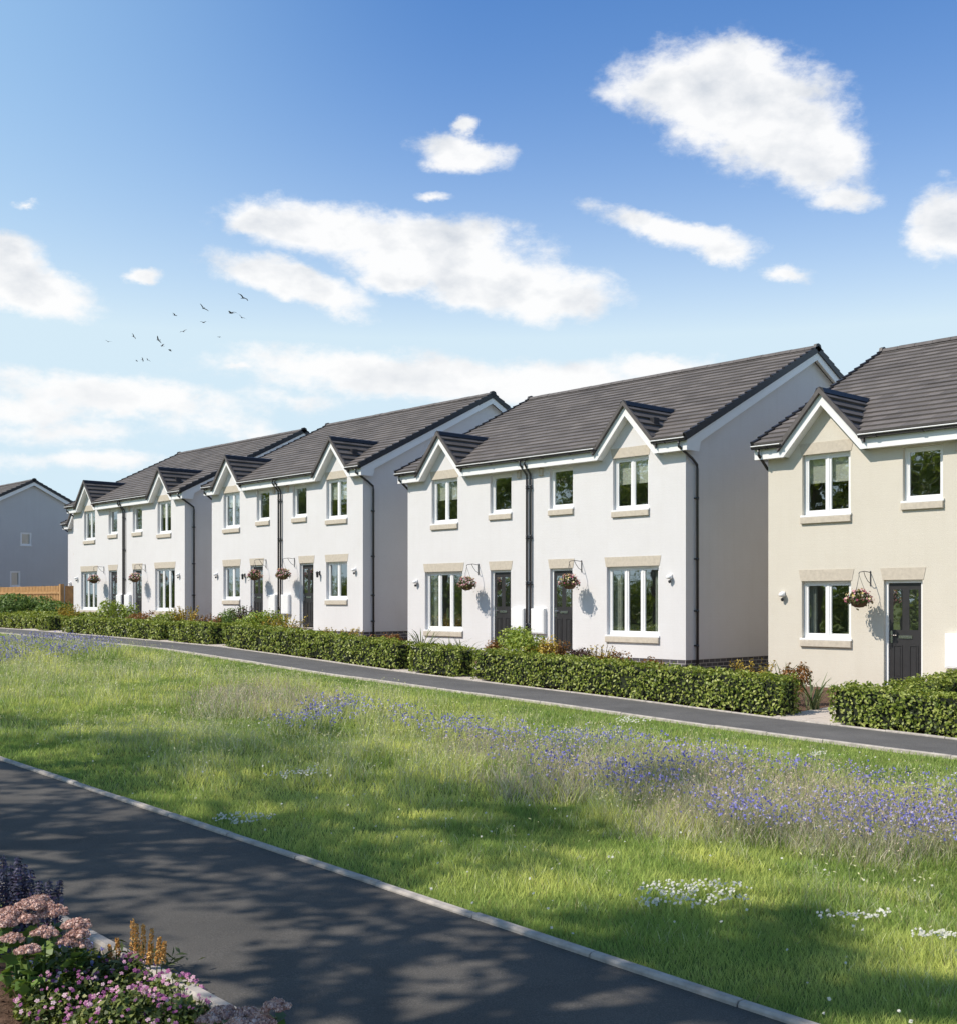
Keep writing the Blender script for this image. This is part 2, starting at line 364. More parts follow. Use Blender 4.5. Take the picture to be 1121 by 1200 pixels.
# bed kerb needs the road level, so it is measured at the road edge
kerb('road_edging',ROAD_F,ROAD_F+.065,.028,.15)
def kerb_bed():
    mb=MB(); U=-6.
    while U<20:
        a,b=U+.004,U+.911; U+=.915; c=.014; tj=random.uniform(-.004,.004)
        pr=[(ROAD_N-KERB,-.25),(ROAD_N-KERB,.06-c),(ROAD_N-KERB+c,.06),(ROAD_N-c,.06),(ROAD_N,.06-c),(ROAD_N,-.1)]
        A=[(*XY(a,p),float(g(a,ROAD_N+.01))+z+tj) for p,z in pr]; B=[(*XY(b,p),float(g(b,ROAD_N+.01))+z+tj) for p,z in pr]
        mb.face(A); mb.face(B[::-1])
        for k in range(5): mb.face([A[k],B[k],B[k+1],A[k+1]])
    o=mb.build('bed_edging','concrete'); tag(o,kind='structure')
kerb_bed()
kerb('path_edging',PATH_N-.07,PATH_N,.03,.15)
kerb('path_back_edging',PATH_F-.06,PATH_F-.005,.03,.15)
# paved ways between the hedges
gaps=[(948,.6),(552,.42),(477,.42),(258,.5),(199,.4),(67,.55),(39,.75)]
mb=MB()
for px,hw in gaps:
    U=float(u_at(px,PATH_F+.1))
    P=PATH_F
    while P<HOUSE_P-.35:
        P1=min(P+.6,HOUSE_P-.3)
        for a,b in ((U-hw,U-.004),(U+.004,U+hw)):
            pts=[]
            for uu,pp in ((a,P+.004),(b,P+.004),(b,P1-.004),(a,P1-.004)): pts.append(at(uu,pp,.035))
            lo=[p-Vector((0,0,.06)) for p in pts]
            mb.face(pts)
            for k in range(4): mb.face([lo[k],lo[(k+1)%4],pts[(k+1)%4],pts[k]])
        P=P1
tag(mb.build('garden_paving','slab'),kind='structure')

# ================================================================= HOUSES
EAVE=5.0; FB=4.69; FT=4.90; RD=5.276; RZ=7.80; OV=.30; VO=.206
SL=(RZ-EAVE)/(RD+OV)              # main roof slope
GZ=5.97; GS=1.12; GF_=-.25        # gablet: apex height, slope, front plane
T1=dict(W=10.017,WL=(1.079,2.183),S=(3.492,4.31),GL=(.779,2.384),D=(3.515,4.291),apx=1.631,panes=3,gs=.405,bk=3.06)
T2=dict(W=9.087,WL=(.821,1.922),S=(3.033,3.836),GL=(.80+.01,1.932),D=(2.638,3.433),apx=1.383,panes=2,gs=.875,bk=3.66)
USILL,SSILL,UHEAD,SHEAD,HEAD=3.42,3.58,4.716,4.66,2.095
def wall_rect(mb,fn,x0,x1,z0,z1,ops,dep):
    """rectangle with openings; fn(x,d,z) maps facade coordinates to 3D; ops are (x0,x1,z0,z1)"""
    xs=sorted({x0,x1,*[o[0] for o in ops],*[o[1] for o in ops]}); zs=sorted({z0,z1,*[o[2] for o in ops],*[o[3] for o in ops]})
    for a,b in zip(xs,xs[1:]):
        for c,d in zip(zs,zs[1:]):
            mx,mz=(a+b)/2,(c+d)/2
            if any(o[0]<mx<o[1] and o[2]<mz<o[3] for o in ops): continue
            mb.face([fn(a,0,c),fn(b,0,c),fn(b,0,d),fn(a,0,d)])
    for a,b,c,d in ops:
        for p,q in (((a,c),(b,c)),((b,c),(b,d)),((b,d),(a,d)),((a,d),(a,c))):
            mb.face([fn(p[0],0,p[1]),fn(q[0],0,q[1]),fn(q[0],dep,q[1]),fn(p[0],dep,p[1])])
def bar(mb,fn,x0,x1,d0,d1,z0,z1):
    P=[fn(x0,d0,z0),fn(x1,d0,z0),fn(x1,d1,z0),fn(x0,d1,z0),fn(x0,d0,z1),fn(x1,d0,z1),fn(x1,d1,z1),fn(x0,d1,z1)]
    for q in ((0,3,2,1),(4,5,6,7),(0,1,5,4),(1,2,6,5),(2,3,7,6),(3,0,4,7)): mb.face([P[i] for i in q])
def make_window(parent,fn,op,panes,mode,D0=.085):
    a,b,c,d=op; e=.003
    mb=MB(); fw=.055; D1=.15
    bz=c+.045
    bar(mb,fn,a+e,a+fw,D0,D1,bz,d-e); bar(mb,fn,b-fw,b-e,D0,D1,bz,d-e); bar(mb,fn,a+fw,b-fw,D0,D1,d-fw,d-e); bar(mb,fn,a+fw,b-fw,D0,D1,bz,bz+fw)
    wi=(b-a-2*fw)/panes
    for k in range(1,panes): bar(mb,fn,a+fw+wi*k-.025,a+fw+wi*k+.025,D0,D1,bz+fw,d-fw)
    w=mb.build('window','upvc',parent)
    sash=MB()
    for k in range(panes):
        x0=a+fw+wi*k+(.025 if k else 0); x1=a+fw+wi*(k+1)-(.025 if k<panes-1 else 0); z0,z1=bz+fw,d-fw; s=.042
        for r in ((x0,x0+s,z0,z1),(x1-s,x1,z0,z1),(x0+s,x1-s,z0,z0+s),(x0+s,x1-s,z1-s,z1)): bar(sash,fn,r[0]+.001,r[1]-.001,D0+.012,D1-.01,r[2]+.001,r[3]-.001)
    sash.build('sash','upvc',w)
    g_=MB(); g_.face([fn(a+fw,.118,bz+fw),fn(b-fw,.118,bz+fw),fn(b-fw,.118,d-fw),fn(a+fw,.118,d-fw)]); g_.build('pane','glass',w)
    sl=MB(); bar(sl,fn,a-.03,b+.03,-.035,.0,c+.002,c+.043); bar(sl,fn,a+e,b-e,0.,.15,c+.002,c+.043); sl.build('window_board','upvc',w)
    # what stands behind the glass
    if mode=='blind':
        k=MB(); n=1; bf=random.uniform(.34,.60)
        x0,x1=a+.03,b-.03
        k.face([fn(x0,.2,d-bf*(d-c)+.06),fn(x1,.2,d-bf*(d-c)+.06),fn(x1,.2,d),fn(x0,.2,d)]); bar(k,fn,x0,x1,.19,.215,d-bf*(d-c)+.03,d-bf*(d-c)+.06); k.build('blind','blind',w)
    elif mode=='curtain':
        for s in (0,1):
            k=MB()
            cw=.20*(b-a)/1.1; x0=a+.0 if s==0 else b-cw; m=14
            for i in range(m):
                xa,xb=x0+cw*i/m,x0+cw*(i+1)/m; ya,yb=.24+.03*math.sin(i*1.9),.24+.03*math.sin((i+1)*1.9)
                k.face([fn(xa,ya,c-.2),fn(xb,yb,c-.2),fn(xb,yb,d+.05),fn(xa,ya,d+.05)])
            k.build('curtain','curtain',w,True)
    return w
def make_door(parent,fn,op,glazed):
    a,b,c,d=op; fw=.06; mb=MB()
    bar(mb,fn,a+.003,a+fw,.07,.15,c,d-.003); bar(mb,fn,b-fw,b-.003,.07,.15,c,d-.003); bar(mb,fn,a+fw,b-fw,.07,.15,d-fw,d-.003); 
    x0,x1=a+fw,b-fw; z0,z1=c+.03,d-fw; w=x1-x0
    L=MB(); bar(L,fn,x0+.003,x1-.003,.10,.145,z0,z1-.003)
    dr=L.build('door','door',parent)
    mb.build('door_frame','upvc',dr)
    s=MB(); bar(s,fn,a+.003,b-.003,-.03,.15,c-.03,c+.0); s.build('threshold','concrete',dr)
    mid=c+.98
    pan=MB()
    for i in (0,1):
        xa=x0+.09*w/.66+i*(w*.5-.01); xb=xa+w*.5-.15*w/.66
        for (za,zb) in ((z0+.14,mid-.16),(mid+.14,z1-.13)):
            if glazed and za>mid: continue
            # raised moulding ring and raised field
            for r in ((xa,xb,za,za+.018),(xa,xb,zb-.018,zb),(xa,xa+.018,za+.018,zb-.018),(xb-.018,xb,za+.018,zb-.018)): bar(pan,fn,r[0],r[1],.088,.10,r[2],r[3])
            bar(pan,fn,xa+.045,xb-.045,.092,.10,za+.045,zb-.045)
    pan.build('door_panel','door',dr)
    if glazed:
        gp=MB()
        for i in (0,1):
            xa=x0+.09*w/.66+i*(w*.5-.01); xb=xa+w*.5-.15*w/.66; gp.face([fn(xa,.097,mid+.14),fn(xb,.097,mid+.14),fn(xb,.097,z1-.13),fn(xa,.097,z1-.13)])
        gp.build('door_glazing','glass',dr)
    lb=MB(); bar(lb,fn,x0+w*.3,x0+w*.72,.085,.10,mid-.03,mid+.03); bar(lb,fn,x0+w*.34,x0+w*.68,.078,.085,mid-.018,mid+.018); lb.build('letterbox','chrome',dr)
    hx=x0+.055 if glazed else x1-.055
    h=MB(); bar(h,fn,hx-.02,hx+.02,.09,.10,mid-.12,mid+.12); p,q=fn(hx,.06,mid+.03),fn(hx+(.12 if glazed else -.12),.06,mid+.03); h.tube([fn(hx,.10,mid+.03),p,q],.009,6); h.build('handle','chrome',dr)
    return dr
def courses(mb,fn,s_len,step,segs,lift=.042):
    """tile courses: fn(u,s,n) -> 3D; segs(s0,s1) -> list of (ua0,ub0,ua1,ub1) at lower / upper edge"""
    n=int(math.ceil(s_len/step)); 
    for i in range(n):
        s0,s1=i*step,min((i+1)*step+.02,s_len)
        for a0,b0,a1,b1 in segs(s0,s1):
            if b0-a0<.02 and b1-a1<.02: continue
            k=max(1,int((b0-a0)/1.2))
            for j in range(k):
                f0,f1=j/k,(j+1)/k
                p=[a0+(b0-a0)*f0,a0+(b0-a0)*f1,a1+(b1-a1)*f1,a1+(b1-a1)*f0]
                mb.face([fn(p[0],s0,lift),fn(p[1],s0,lift),fn(p[2],s1,.004),fn(p[3],s1,.004)],[(p[0],s0+.004),(p[1],s0+.004),(p[2],s1-.024),(p[3],s1-.024)])
                mb.face([fn(p[0],s0,-.01),fn(p[1],s0,-.01),fn(p[1],s0,lift),fn(p[0],s0,lift)],[(p[0],s0+.1)]*4)
def make_house(name,T,wallm,gable_windows=False,full=True,baskets=()):
    H=empty(name); W=T['W']; fn=lambda x,d,z:(x,d,z)
    mir=lambda o:(W-o[1],W-o[0])
    half=[]
    for m in (False,True):
        q=(lambda o:mir(o)) if m else (lambda o:o)
        half.append(dict(WL=q(T['WL']),S=q(T['S']),GL=q(T['GL']),D=q(T['D']),apx=W-T['apx'] if m else T['apx'],m=m))
    ops=[]; wins=[]; doors=[]
    for h in half:
        o=(*h['WL'],USILL,UHEAD); ops.append(o); wins.append((o,2,'blind'))
        o=(*h['S'],SSILL,SHEAD); ops.append(o); wins.append((o,1,'none'))
        o=(*h['GL'],T['gs'],HEAD); ops.append(o); wins.append((o,T['panes'],'curtain'))
        o=(*h['D'],0.,HEAD); ops.append(o); doors.append(o)
    BD=2*RD; wb=-.09
    w=MB()
    wall_rect(w,fn,0,W,wb,4.93,ops,.16)
    for h in half:      # gablet front
        a=h['apx']; hw=(GZ-.1-4.93)/GS
        w.face([(a-hw,0,4.93),(a+hw,0,4.93),(a,0,GZ-.1)])
    gops=[]
    if gable_windows: gops=[(4.55,5.2,3.95,4.75),(3.95,4.55,1.55,2.5)]
    for side in (0,1):
        x=W if side else 0
        f2=(lambda y,d,z,x=x,s=side:(x-d if s else x+d,y,z))
        wall_rect(w,f2,0,BD,wb,4.93,gops if side else [],.16)
        w.face([(x,0,4.93),(x,BD,4.93),(x,RD,4.93+RD*SL)])
    w.face([(0,BD,wb),(W,BD,wb),(W,BD,4.93),(0,BD,4.93)])
    w.build('wall',wallm,H)
    r_=MB(); r_.box(.03,W-.03,2.6,2.7,-.1,4.9); r_.face([(.03,.17,2.62),(W-.03,.17,2.62),(W-.03,2.6,2.62),(.03,2.6,2.62)]); r_.face([(.03,.17,-.05),(W-.03,.17,-.05),(W-.03,2.6,-.05),(.03,2.6,-.05)])
    r_.box(W/2-.1,W/2+.1,.17,2.6,-.05,4.9); r_.build('inner_wall','room',H)
    p=MB(); p.box(.012,W-.012,.012,BD-.012,-1.0,wb-.001); p.build('plinth','brick',H)
    for o,n,mode in wins:
        make_window(H,fn,o,n,mode)
        s=MB(); s.bbox(o[0]-.02,o[1]+.02,-.055,.0,o[2]-.135,o[2]-.004); s.build('sill','stone',H)
        if n>1:
            l=MB(); z0,z1=o[3]+.001,o[3]+.235; fl=.05
            a,b=o[0],o[1]
            l.prism([(a-.02,-.008,z0),(b+.02,-.008,z0),(b+.02+fl,-.008,z1),(a-.02-fl,-.008,z1)],(0,.012,0)); l.build('lintel','stone',H)
    for o in doors:
        make_door(H,fn,o,T is T2 and wallm=='cream_render' or True)
        l=MB(); z0,z1=o[3]+.001,o[3]+.235; a,b=o[0],o[1]
        l.prism([(a-.02,-.008,z0),(b+.02,-.008,z0),(b+.07,-.008,z1),(a-.07,-.008,z1)],(0,.012,0)); l.build('lintel','stone',H)
    if gable_windows:
        f2=lambda y,d,z:(W-d,y,z)
        for o in gops: make_window(H,f2,o,1,'none',.015)
    # ---- main roof
    ln=math.hypot(RD+OV,RZ-EAVE); cs,sn=(RD+OV)/ln,(RZ-EAVE)/ln
    roof=MB()
    ff=lambda u,s,n:(u,-OV+s*cs-n*sn,EAVE+s*sn+n*cs)
    fbk=lambda u,s,n:(u,BD+OV-s*cs+n*sn,EAVE+s*sn+n*cs)
    def segs(s0,s1):
        out=[]; e=[]
        for s in (s0,s1):
            z=EAVE+s*sn; hw=max(0,(GZ-z)/GS-.02); cut=[-VO]
            for h in half: cut+=[h['apx']-hw,h['apx']+hw]
            cut.append(W+VO); e.append(cut)
        if EAVE+s0*sn>=GZ: return [(-VO,W+VO,-VO,W+VO)]
        for k in (0,2,4): out.append((e[0][k],e[0][k+1],e[1][k],e[1][k+1]))
        return out
    courses(roof,ff,ln,.30,segs); courses(roof,fbk,ln,.30,lambda a,b:[(-VO,W+VO,-VO,W+VO)])
    rf=roof.build('roof','tile',H,weld=False)
    # ridge tiles
    rt=MB(); x=-VO
    while x<W+VO-.05:
        x1=min(x+.44,W+VO); t=random.uniform(-.004,.004)
        rt.prism([(x+.004,RD-.14,RZ-.02+t),(x+.004,RD-.09,RZ+.055+t),(x+.004,RD,RZ+.085+t),(x+.004,RD+.09,RZ+.055+t),(x+.004,RD+.14,RZ-.02+t)],(x1-x-.008,0,0)); x=x1
    rt.build('ridge_tiles','ridge',rf)
    # verge caps (stepped) and white bargeboards
    for side in (0,1):
        xa,xb=(W+VO-.05,W+VO+.03) if side else (-VO-.03,-VO+.05)
        v=MB(); n=int(ln/.30)
        for f in (ff,fbk):
            for i in range(n+1):
                s0,s1=i*.3,min(i*.3+.3,ln+.05)
                pr=[f(xa,s0,-.10),f(xa,s0,.075),f(xa,s1,.045),f(xa,s1,-.10)]
                v.prism(pr,(xb-xa,0,0))
        pk=(RD,RZ); v.prism([(xa-.0,RD-.16,RZ-.05),(xa,RD-.1,RZ+.09),(xa,RD,RZ+.12),(xa,RD+.1,RZ+.09),(xa,RD+.16,RZ-.05)],(xb-xa+.012*(1 if side else -1)*0,0,0))
        v.build('verge_cap','verge',rf)
        bb=MB(); x0=W+VO-.035 if side else -VO+.01; 
        for f in (ff,fbk):
            a0=f(x0,.10,-.105); a1=f(x0,ln,-.105); lo=.19/cs
            b1=(a1[0],RD,a1[2]-lo)
            sy=1 if f is ff else -1
            yy=-.22 if f is ff else BD+.22
            bb.prism([a0,(a1[0],RD,a1[2]),b1,(x0,yy+sy*.52,FB+.235),(x0,yy+sy*.46,FB),(x0,yy,FB),(x0,yy,a0[2]-.02)],(.025,0,0))
        b_=bb.build('bargeboard','upvc',H)
        so=MB(); xi=W if side else 0; xo=W+VO-.035 if side else -VO+.035; xl,xh=min(xi,xo),max(xi,xo)
        for f in (ff,fbk):
            p0=f(xl,.45,-.205); p1=f(xl,ln,-.205)
            so.face([(xl,p0[1],p0[2]),(xh,p0[1],p0[2]),(xh,RD,p1[2]),(xl,RD,p1[2])])
        so.build('verge_soffit','upvc',b_)
    # fascia with soffit, gutters
    cuts=[-VO+.035]
    hwF=(GZ-.16-FB)/GS
    for h in half: cuts+=[h['apx']-hwF+.03,h['apx']+hwF-.03]
    cuts.append(W+VO-.035)
    for k in (0,2,4):
        a,b=cuts[k],cuts[k+1]
        fa=MB(); fa.box(a,b,-.22,-.2,FB,FT); fa.box(a,b,-.2,-.001,FB+.006,FB+.018); fa.build('fascia','upvc',H)
    fa=MB(); fa.box(-VO,W+VO,BD+.2,BD+.22,FB,FT); fa.build('fascia','upvc',H)
    hwG=(GZ-.05-4.95)/GS; gc=[-VO]
    for h in half: gc+=[h['apx']-hwG-.02,h['apx']+hwG+.02]
    gc.append(W+VO)
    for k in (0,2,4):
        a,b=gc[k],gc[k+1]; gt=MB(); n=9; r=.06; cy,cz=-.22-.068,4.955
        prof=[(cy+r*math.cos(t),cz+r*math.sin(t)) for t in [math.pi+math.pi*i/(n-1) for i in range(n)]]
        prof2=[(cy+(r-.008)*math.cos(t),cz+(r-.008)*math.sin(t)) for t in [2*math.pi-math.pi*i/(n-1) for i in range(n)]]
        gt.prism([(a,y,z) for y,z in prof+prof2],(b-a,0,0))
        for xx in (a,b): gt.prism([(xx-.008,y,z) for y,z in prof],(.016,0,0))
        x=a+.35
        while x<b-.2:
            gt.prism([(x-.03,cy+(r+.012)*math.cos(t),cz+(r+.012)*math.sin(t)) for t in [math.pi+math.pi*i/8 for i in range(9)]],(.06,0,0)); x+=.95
        g0=gt.build('gutter','gutter',H); rm=MB(); rm.tube([(a,cy-r-.004,cz+.006),(b,cy-r-.004,cz+.006)],.013,6); rm.build('gutter_highlight','upvc',g0)  # added white bead stands in for the sun's glint along the gutter lip
    # downpipes
    yb=-.045
    for dx in (-.068,.068):
        d=MB(); x=W/2+dx
        d.tube([(x+dx*.2,-.288,4.91),(x+dx*.2,-.288,4.80),(x,-.045-.02,4.55),(x,yb-.01,4.45),(x,yb-.01,-.6)],.029,10)
        for z in (4.2,2.9,1.7,.6): d.box(x-.042,x+.042,-.065,.0,z-.012,z+.012); d.tube([(x,yb-.01,z+.03),(x,yb-.01,z+.08)],.034,10)
        d.build('downpipe','gutter',H,True)
    for side in (0,1):
        x=W+.06 if side else -.06; xo=W+.02 if side else -.05; d=MB()
        d.tube([(xo,-.288,4.91),(xo,-.288,4.78),(x+(.04 if side else -.04),.12,4.52),(x,.34,4.40),(x,.36,4.30),(x,.36,-.6)],.032,10)
        for z in (3.6,2.2,1.,.2): d.tube([(x,.36,z),(x,.36,z+.06)],.038,10); d.box(min(x,W if side else 0),max(x,W if side else 0),.30,.42,z+.02,z+.05)
        d.build('downpipe','gutter',H,True)
    # gablets
    for h in half:
        a=h['apx']; gb=MB(); yv=lambda z:(z-EAVE)/SL-OV
        HW=(GZ-4.90)/GS; Lg=HW*math.hypot(1,GS); cg,sg=1/math.hypot(1,GS),GS/math.hypot(1,GS)
        for s in (-1,1):
            fg=lambda y,q,n,s=s:(a+s*((Lg-q)*cg+n*sg),y,GZ-(Lg-q)*sg+n*cg)
            def sg_(s0,s1):
                z0,z1=GZ-(Lg-s0)*sg,GZ-(Lg-s1)*sg
                return [(GF_-.02,max(GF_-.02,yv(z0)+.12),GF_-.02,max(GF_-.02,yv(z1)+.12))]
            courses(gb,fg,Lg,.235,sg_,.055)
        go=gb.build('gablet','tile_dark',H,weld=False)
        if h['m']:
            rv=MB(); hh=.42; rv.box(a+hh-.09,a+hh+.09,.25,.45,GZ-GS*hh-.06,GZ-GS*hh+.13); rv.build('roof_vent','verge',go)
        gr=MB(); gr.prism([(a-.12,GF_-.03,GZ-.06),(a-.07,GF_-.03,GZ+.045),(a,GF_-.03,GZ+.07),(a+.07,GF_-.03,GZ+.045),(a+.12,GF_-.03,GZ-.06)],(0,yv(GZ)+.16-GF_,0)); gr.build('ridge_tiles','verge',go)  # black material puts the shade on the gablet ridge into its colour
        gv=MB(); bd=MB(); sf=MB()
        for s in (-1,1):
            P=lambda h_,n,s=s:(a+s*h_,GZ-GS*h_+n)
            e=HW+.03
            gv.prism([(P(0,.055)[0],GF_-.05,P(0,.055)[1]),(P(e,.075)[0],GF_-.05,P(e,.075)[1]),(P(e,-.06)[0],GF_-.05,P(e,-.06)[1]),(P(0,-.06)[0],GF_-.05,P(0,-.06)[1])],(0,.07,0))
            t=-.062; e2=(GZ+t-FB)/GS; lo=-.30
            q=[(a,GZ+t),(a+s*(e2-.07),FB+.07*GS),(a+s*(e2-.07),FB),(a+s*((GZ+lo-FB)/GS),FB),(a,GZ+lo)]
            bd.prism([(x_,-.225,z_) for x_,z_ in q],(0,.028,0))
            sf.face([(a,-.2,GZ+lo+.01),(a+s*((GZ+lo-FB)/GS-.005),-.2,FB+.004),(a+s*((GZ+lo-FB)/GS-.005),.0,FB+.004),(a,0,GZ+lo+.01)])
        gv.build('verge_cap','ridge',go); b_=bd.build('bargeboard','upvc',go); sf.build('soffit','upvc',b_)
    # meter boxes, vents, lights
    for s in (0,1):
        x0=W/2-.62 if s==0 else W/2+.12; x1=x0+.47
        if T is T2: x0,x1=(W/2-.63,W/2-.2) if s==0 else (W/2+.14,W/2+.6)
        mb=MB(); mb.bbox(x0,x1,-.10,.0,.42,1.07,.012); o=mb.build('meter_box','upvc',H)
        dd=MB(); dd.bbox(x0+.03,x1-.03,-.108,-.10,.45,1.04,.004); dd.build('meter_door','upvc',o)
        pp=MB(); pp.tube([(x0+.12,-.03,.42),(x0+.12,-.03,-.4)],.022,8); pp.build('supply_pipe','upvc',o)
        vx=W/2-.45 if s==0 else W/2+.35
        vb=MB(); vb.bbox(vx,vx+.13,-.06,.0,4.50,4.68); vb.build('vent_box','stone',H)
        lx=.42 if s==0 else W-.42
        if T is T2: lx=.38 if s==0 else W-.38
        li=MB(); li.box(lx-.04,lx+.04,-.035,0,1.78,1.88); li.lathe((lx,-.075,1.80),[(.0,.07),(.05,.06),(.068,.02),(.06,-.02),(.0,-.03)],12); o=li.build('security_light','upvc',H,True)
        se=MB(); se.lathe((lx,-.06,1.70),[(.0,.05),(.03,.04),(.032,0),(.0,-.03)],10); se.build('sensor','lantern',o,True)
        if T is T2 and full:
            lx=T['D'][0]-.36 if s==0 else W-T['D'][0]+.36
            la=MB(); la.tube([(lx,-.01,1.75),(lx,-.10,1.80)],.012,6); la.box(lx-.03,lx+.03,-.02,0,1.68,1.82); la.lathe((lx,-.10,1.62),[(.0,.20),(.02,.18),(.055,.155),(.055,.135),(.045,.13),(.035,0.),(.0,-.015)],8); la.build('lantern','lantern',H)
    for bx in baskets:
        b=MB(); b.tube([(bx,-.012,1.98),(bx,-.012,2.28)],.010,6); b.tube([(bx,-.012,2.25),(bx,-.24,2.27),(bx,-.42,2.25),(bx,-.46,2.22)],.008,6)
        b.tube([(bx,-.012,2.03),(bx,-.12,2.08),(bx,-.22,2.18),(bx,-.27,2.265)],.007,6); b.build('basket_bracket','iron',H)
    return H
RZR=-(math.pi/2-YAW)
def place(H,X,Y,base): H.location=(X,Y,base+EYE); H.rotation_euler=(0,0,RZR)
hC=make_house('semi_detached_house',T1,'white_render',baskets=(3.06,T1['W']-3.2)); place(hC,-2.058,33.907,-1.261)
hA=copy_tree(hC); place(hA,-17.936,51.45,-.806)
hB=make_house('semi_detached_house',T2,'white_render',baskets=(3.64,T2['W']-3.72)); place(hB,-9.693,42.25,-.852)
hD=make_house('semi_detached_house',T2,'cream_render',full=False,baskets=(2.36,T2['W']-2.36)); place(hD,6.178,24.77,-1.68)
hE=make_house('semi_detached_house',T2,'grey_render',gable_windows=True,full=False); x,y=XY(67.3+T2['W'],HOUSE_P); place(hE,x,y,-.76)
hF=copy_tree(hB); x,y=XY(60.6,26.0); place(hF,x,y,-.85)
for o in hF.children:
    if o.name.startswith('basket_bracket'): bpy.data.objects.remove(o)
tag(hA,'white pair of houses beside the timber fence, farthest of the three white pairs in front','house','white paired houses along the footpath')
tag(hB,'middle white pair of houses with small two pane ground floor windows and black door lanterns','house','white paired houses along the footpath')
tag(hC,'largest white pair of houses with three pane ground floor windows, next to the cream house','house','white paired houses along the footpath')
tag(hD,'cream rendered house with charcoal door at the right end of the row','house')
tag(hE,'grey gable wall of a distant house with two small windows, behind the timber fence','house')
tag(hF,'mostly hidden house whose eave peeks out behind the farthest white pair','house')

# hanging baskets ---------------------------------------------------------------
def make_basket():
    o=empty('hanging_basket'); b=MB()
    b.lathe((0,0,0),[(.0,-.14),(.08,-.13),(.14,-.09),(.17,-.03),(.18,.02),(.16,.025)],16); b.build('bowl','coir',o,True)
    c=MB()
    for k in range(3):
        a=k*2.094+.3; c.tube([(.17*math.cos(a),.17*math.sin(a),.02),(0,0,.50)],.004,5)
    c.tube([(0,0,.49),(0,0,.545)],.006,5); c.build('chain','iron',o)
    d=icos(420); d[:,2]=np.abs(d[:,2])*1.1-.45; p=d*np.array([.24,.24,.235])*(.75+.35*rng.random((420,1)))+np.array([0,0,.05])
    t=rng.random(26)*2*math.pi; tr=np.stack([.2*np.cos(t)*(.85+.3*rng.random(26)),.2*np.sin(t)*(.85+.3*rng.random(26)),-.02-.16*rng.random(26)**1.5],1)
    p=np.concatenate([p,tr]); nn=np.concatenate([d,tr])
    link('foliage',np_mesh('foliage',*leaves(p,nn,.055),'basket_leaf'),o)
    d=icos(120); d[:,2]=np.abs(d[:,2])*1.1-.35; p=d*np.array([.255,.255,.245])*(.85+.3*rng.random((120,1)))+np.array([0,0,.06])
    link('flowers',np_mesh('flowers',*leaves(p,d,.055,.9,.1,.4),'basket_flower'),o)
    return o
bproto=make_basket()
bl=[(hC,3.06,1,'flower basket left of the left door of the largest white house pair'),(hC,T1['W']-3.2,1,'flower basket before the right door of the largest white house pair'),
    (hA,3.06,1,'flower basket by the left window of the farthest white house pair'),(hA,T1['W']-3.2,1,'flower basket before the right door of the farthest white house pair'),
    (hB,3.64,1,'flower basket before the left door of the middle white house pair'),(hB,T2['W']-3.72,1,'flower basket near the downpipes of the middle white house pair'),
    (hD,2.36,1,'pink flower basket between window and door of the cream house'),(hD,T2['W']-2.36,1,'flower basket by the second door of the cream house')]
for i,(h,bx,_,lab) in enumerate(bl):
    o=bproto if i==0 else copy_tree(bproto)
    a=h.rotation_euler.z; c,s=math.cos(a),math.sin(a); lx,ly=bx,-.45
    o.location=(h.location.x+c*lx-s*ly,h.location.y+s*lx+c*ly,h.location.z+2.235-.545+.0); o.rotation_euler=(0,0,i*1.3)
    tag(o,lab,'hanging basket','hanging baskets on the house fronts')

# ================================================================= FENCE
def fence():
    F0=empty('timber_fence',at(54.4,23.))
    mat_inv=lambda p:Vector(p)-F0.location
    top=.76+EYE; bot=-1.3+EYE
    b=MB(); p=MB(); r=MB()
    def board(m,U0,P0,U1,P1,th,z0,z1):
        a=Vector((*XY(U0,P0),0)); c=Vector((*XY(U1,P1),0)); d=(c-a).normalized(); n=Vector((-d.y,d.x,0))*th
        q=[a,c,c+n,a+n]
        m.prism([mat_inv((v.x,v.y,z0)) for v in q],(0,0,z1-z0))
    U=54.55
    while U<72: board(b,U,23.,U+.11,23.,-.02,bot,top-.02+random.uniform(-.01,.01)); board(b,U+.09,23.09,U+.20,23.09,.02,bot,top-.03); U+=.185
    P=23.2
    while P<30: board(b,54.4,P,54.4,P+.125,.02,bot,top-.02+random.uniform(-.01,.01)); P+=.13
    board(r,54.5,23.02,72,23.02,.05,bot+.4,bot+.5); board(r,54.5,23.02,72,23.02,.05,top-.4,top-.3)
    for U in (54.40,): board(p,U-.06,22.94,U+.12,22.94,-.18,bot,top+.06)
    b.build('boards','timber',F0,weld=False); r.build('rail','timber',F0); 
    for U in (57.,59.6,62.2,64.8,67.4,70): board(p,U,23.1,U+.1,23.1,-.1,bot,top-.05)
    p.build('post','timber',F0)
    tag(F0,'larch timber fence of narrow vertical boards left of the houses','fence')
fence()

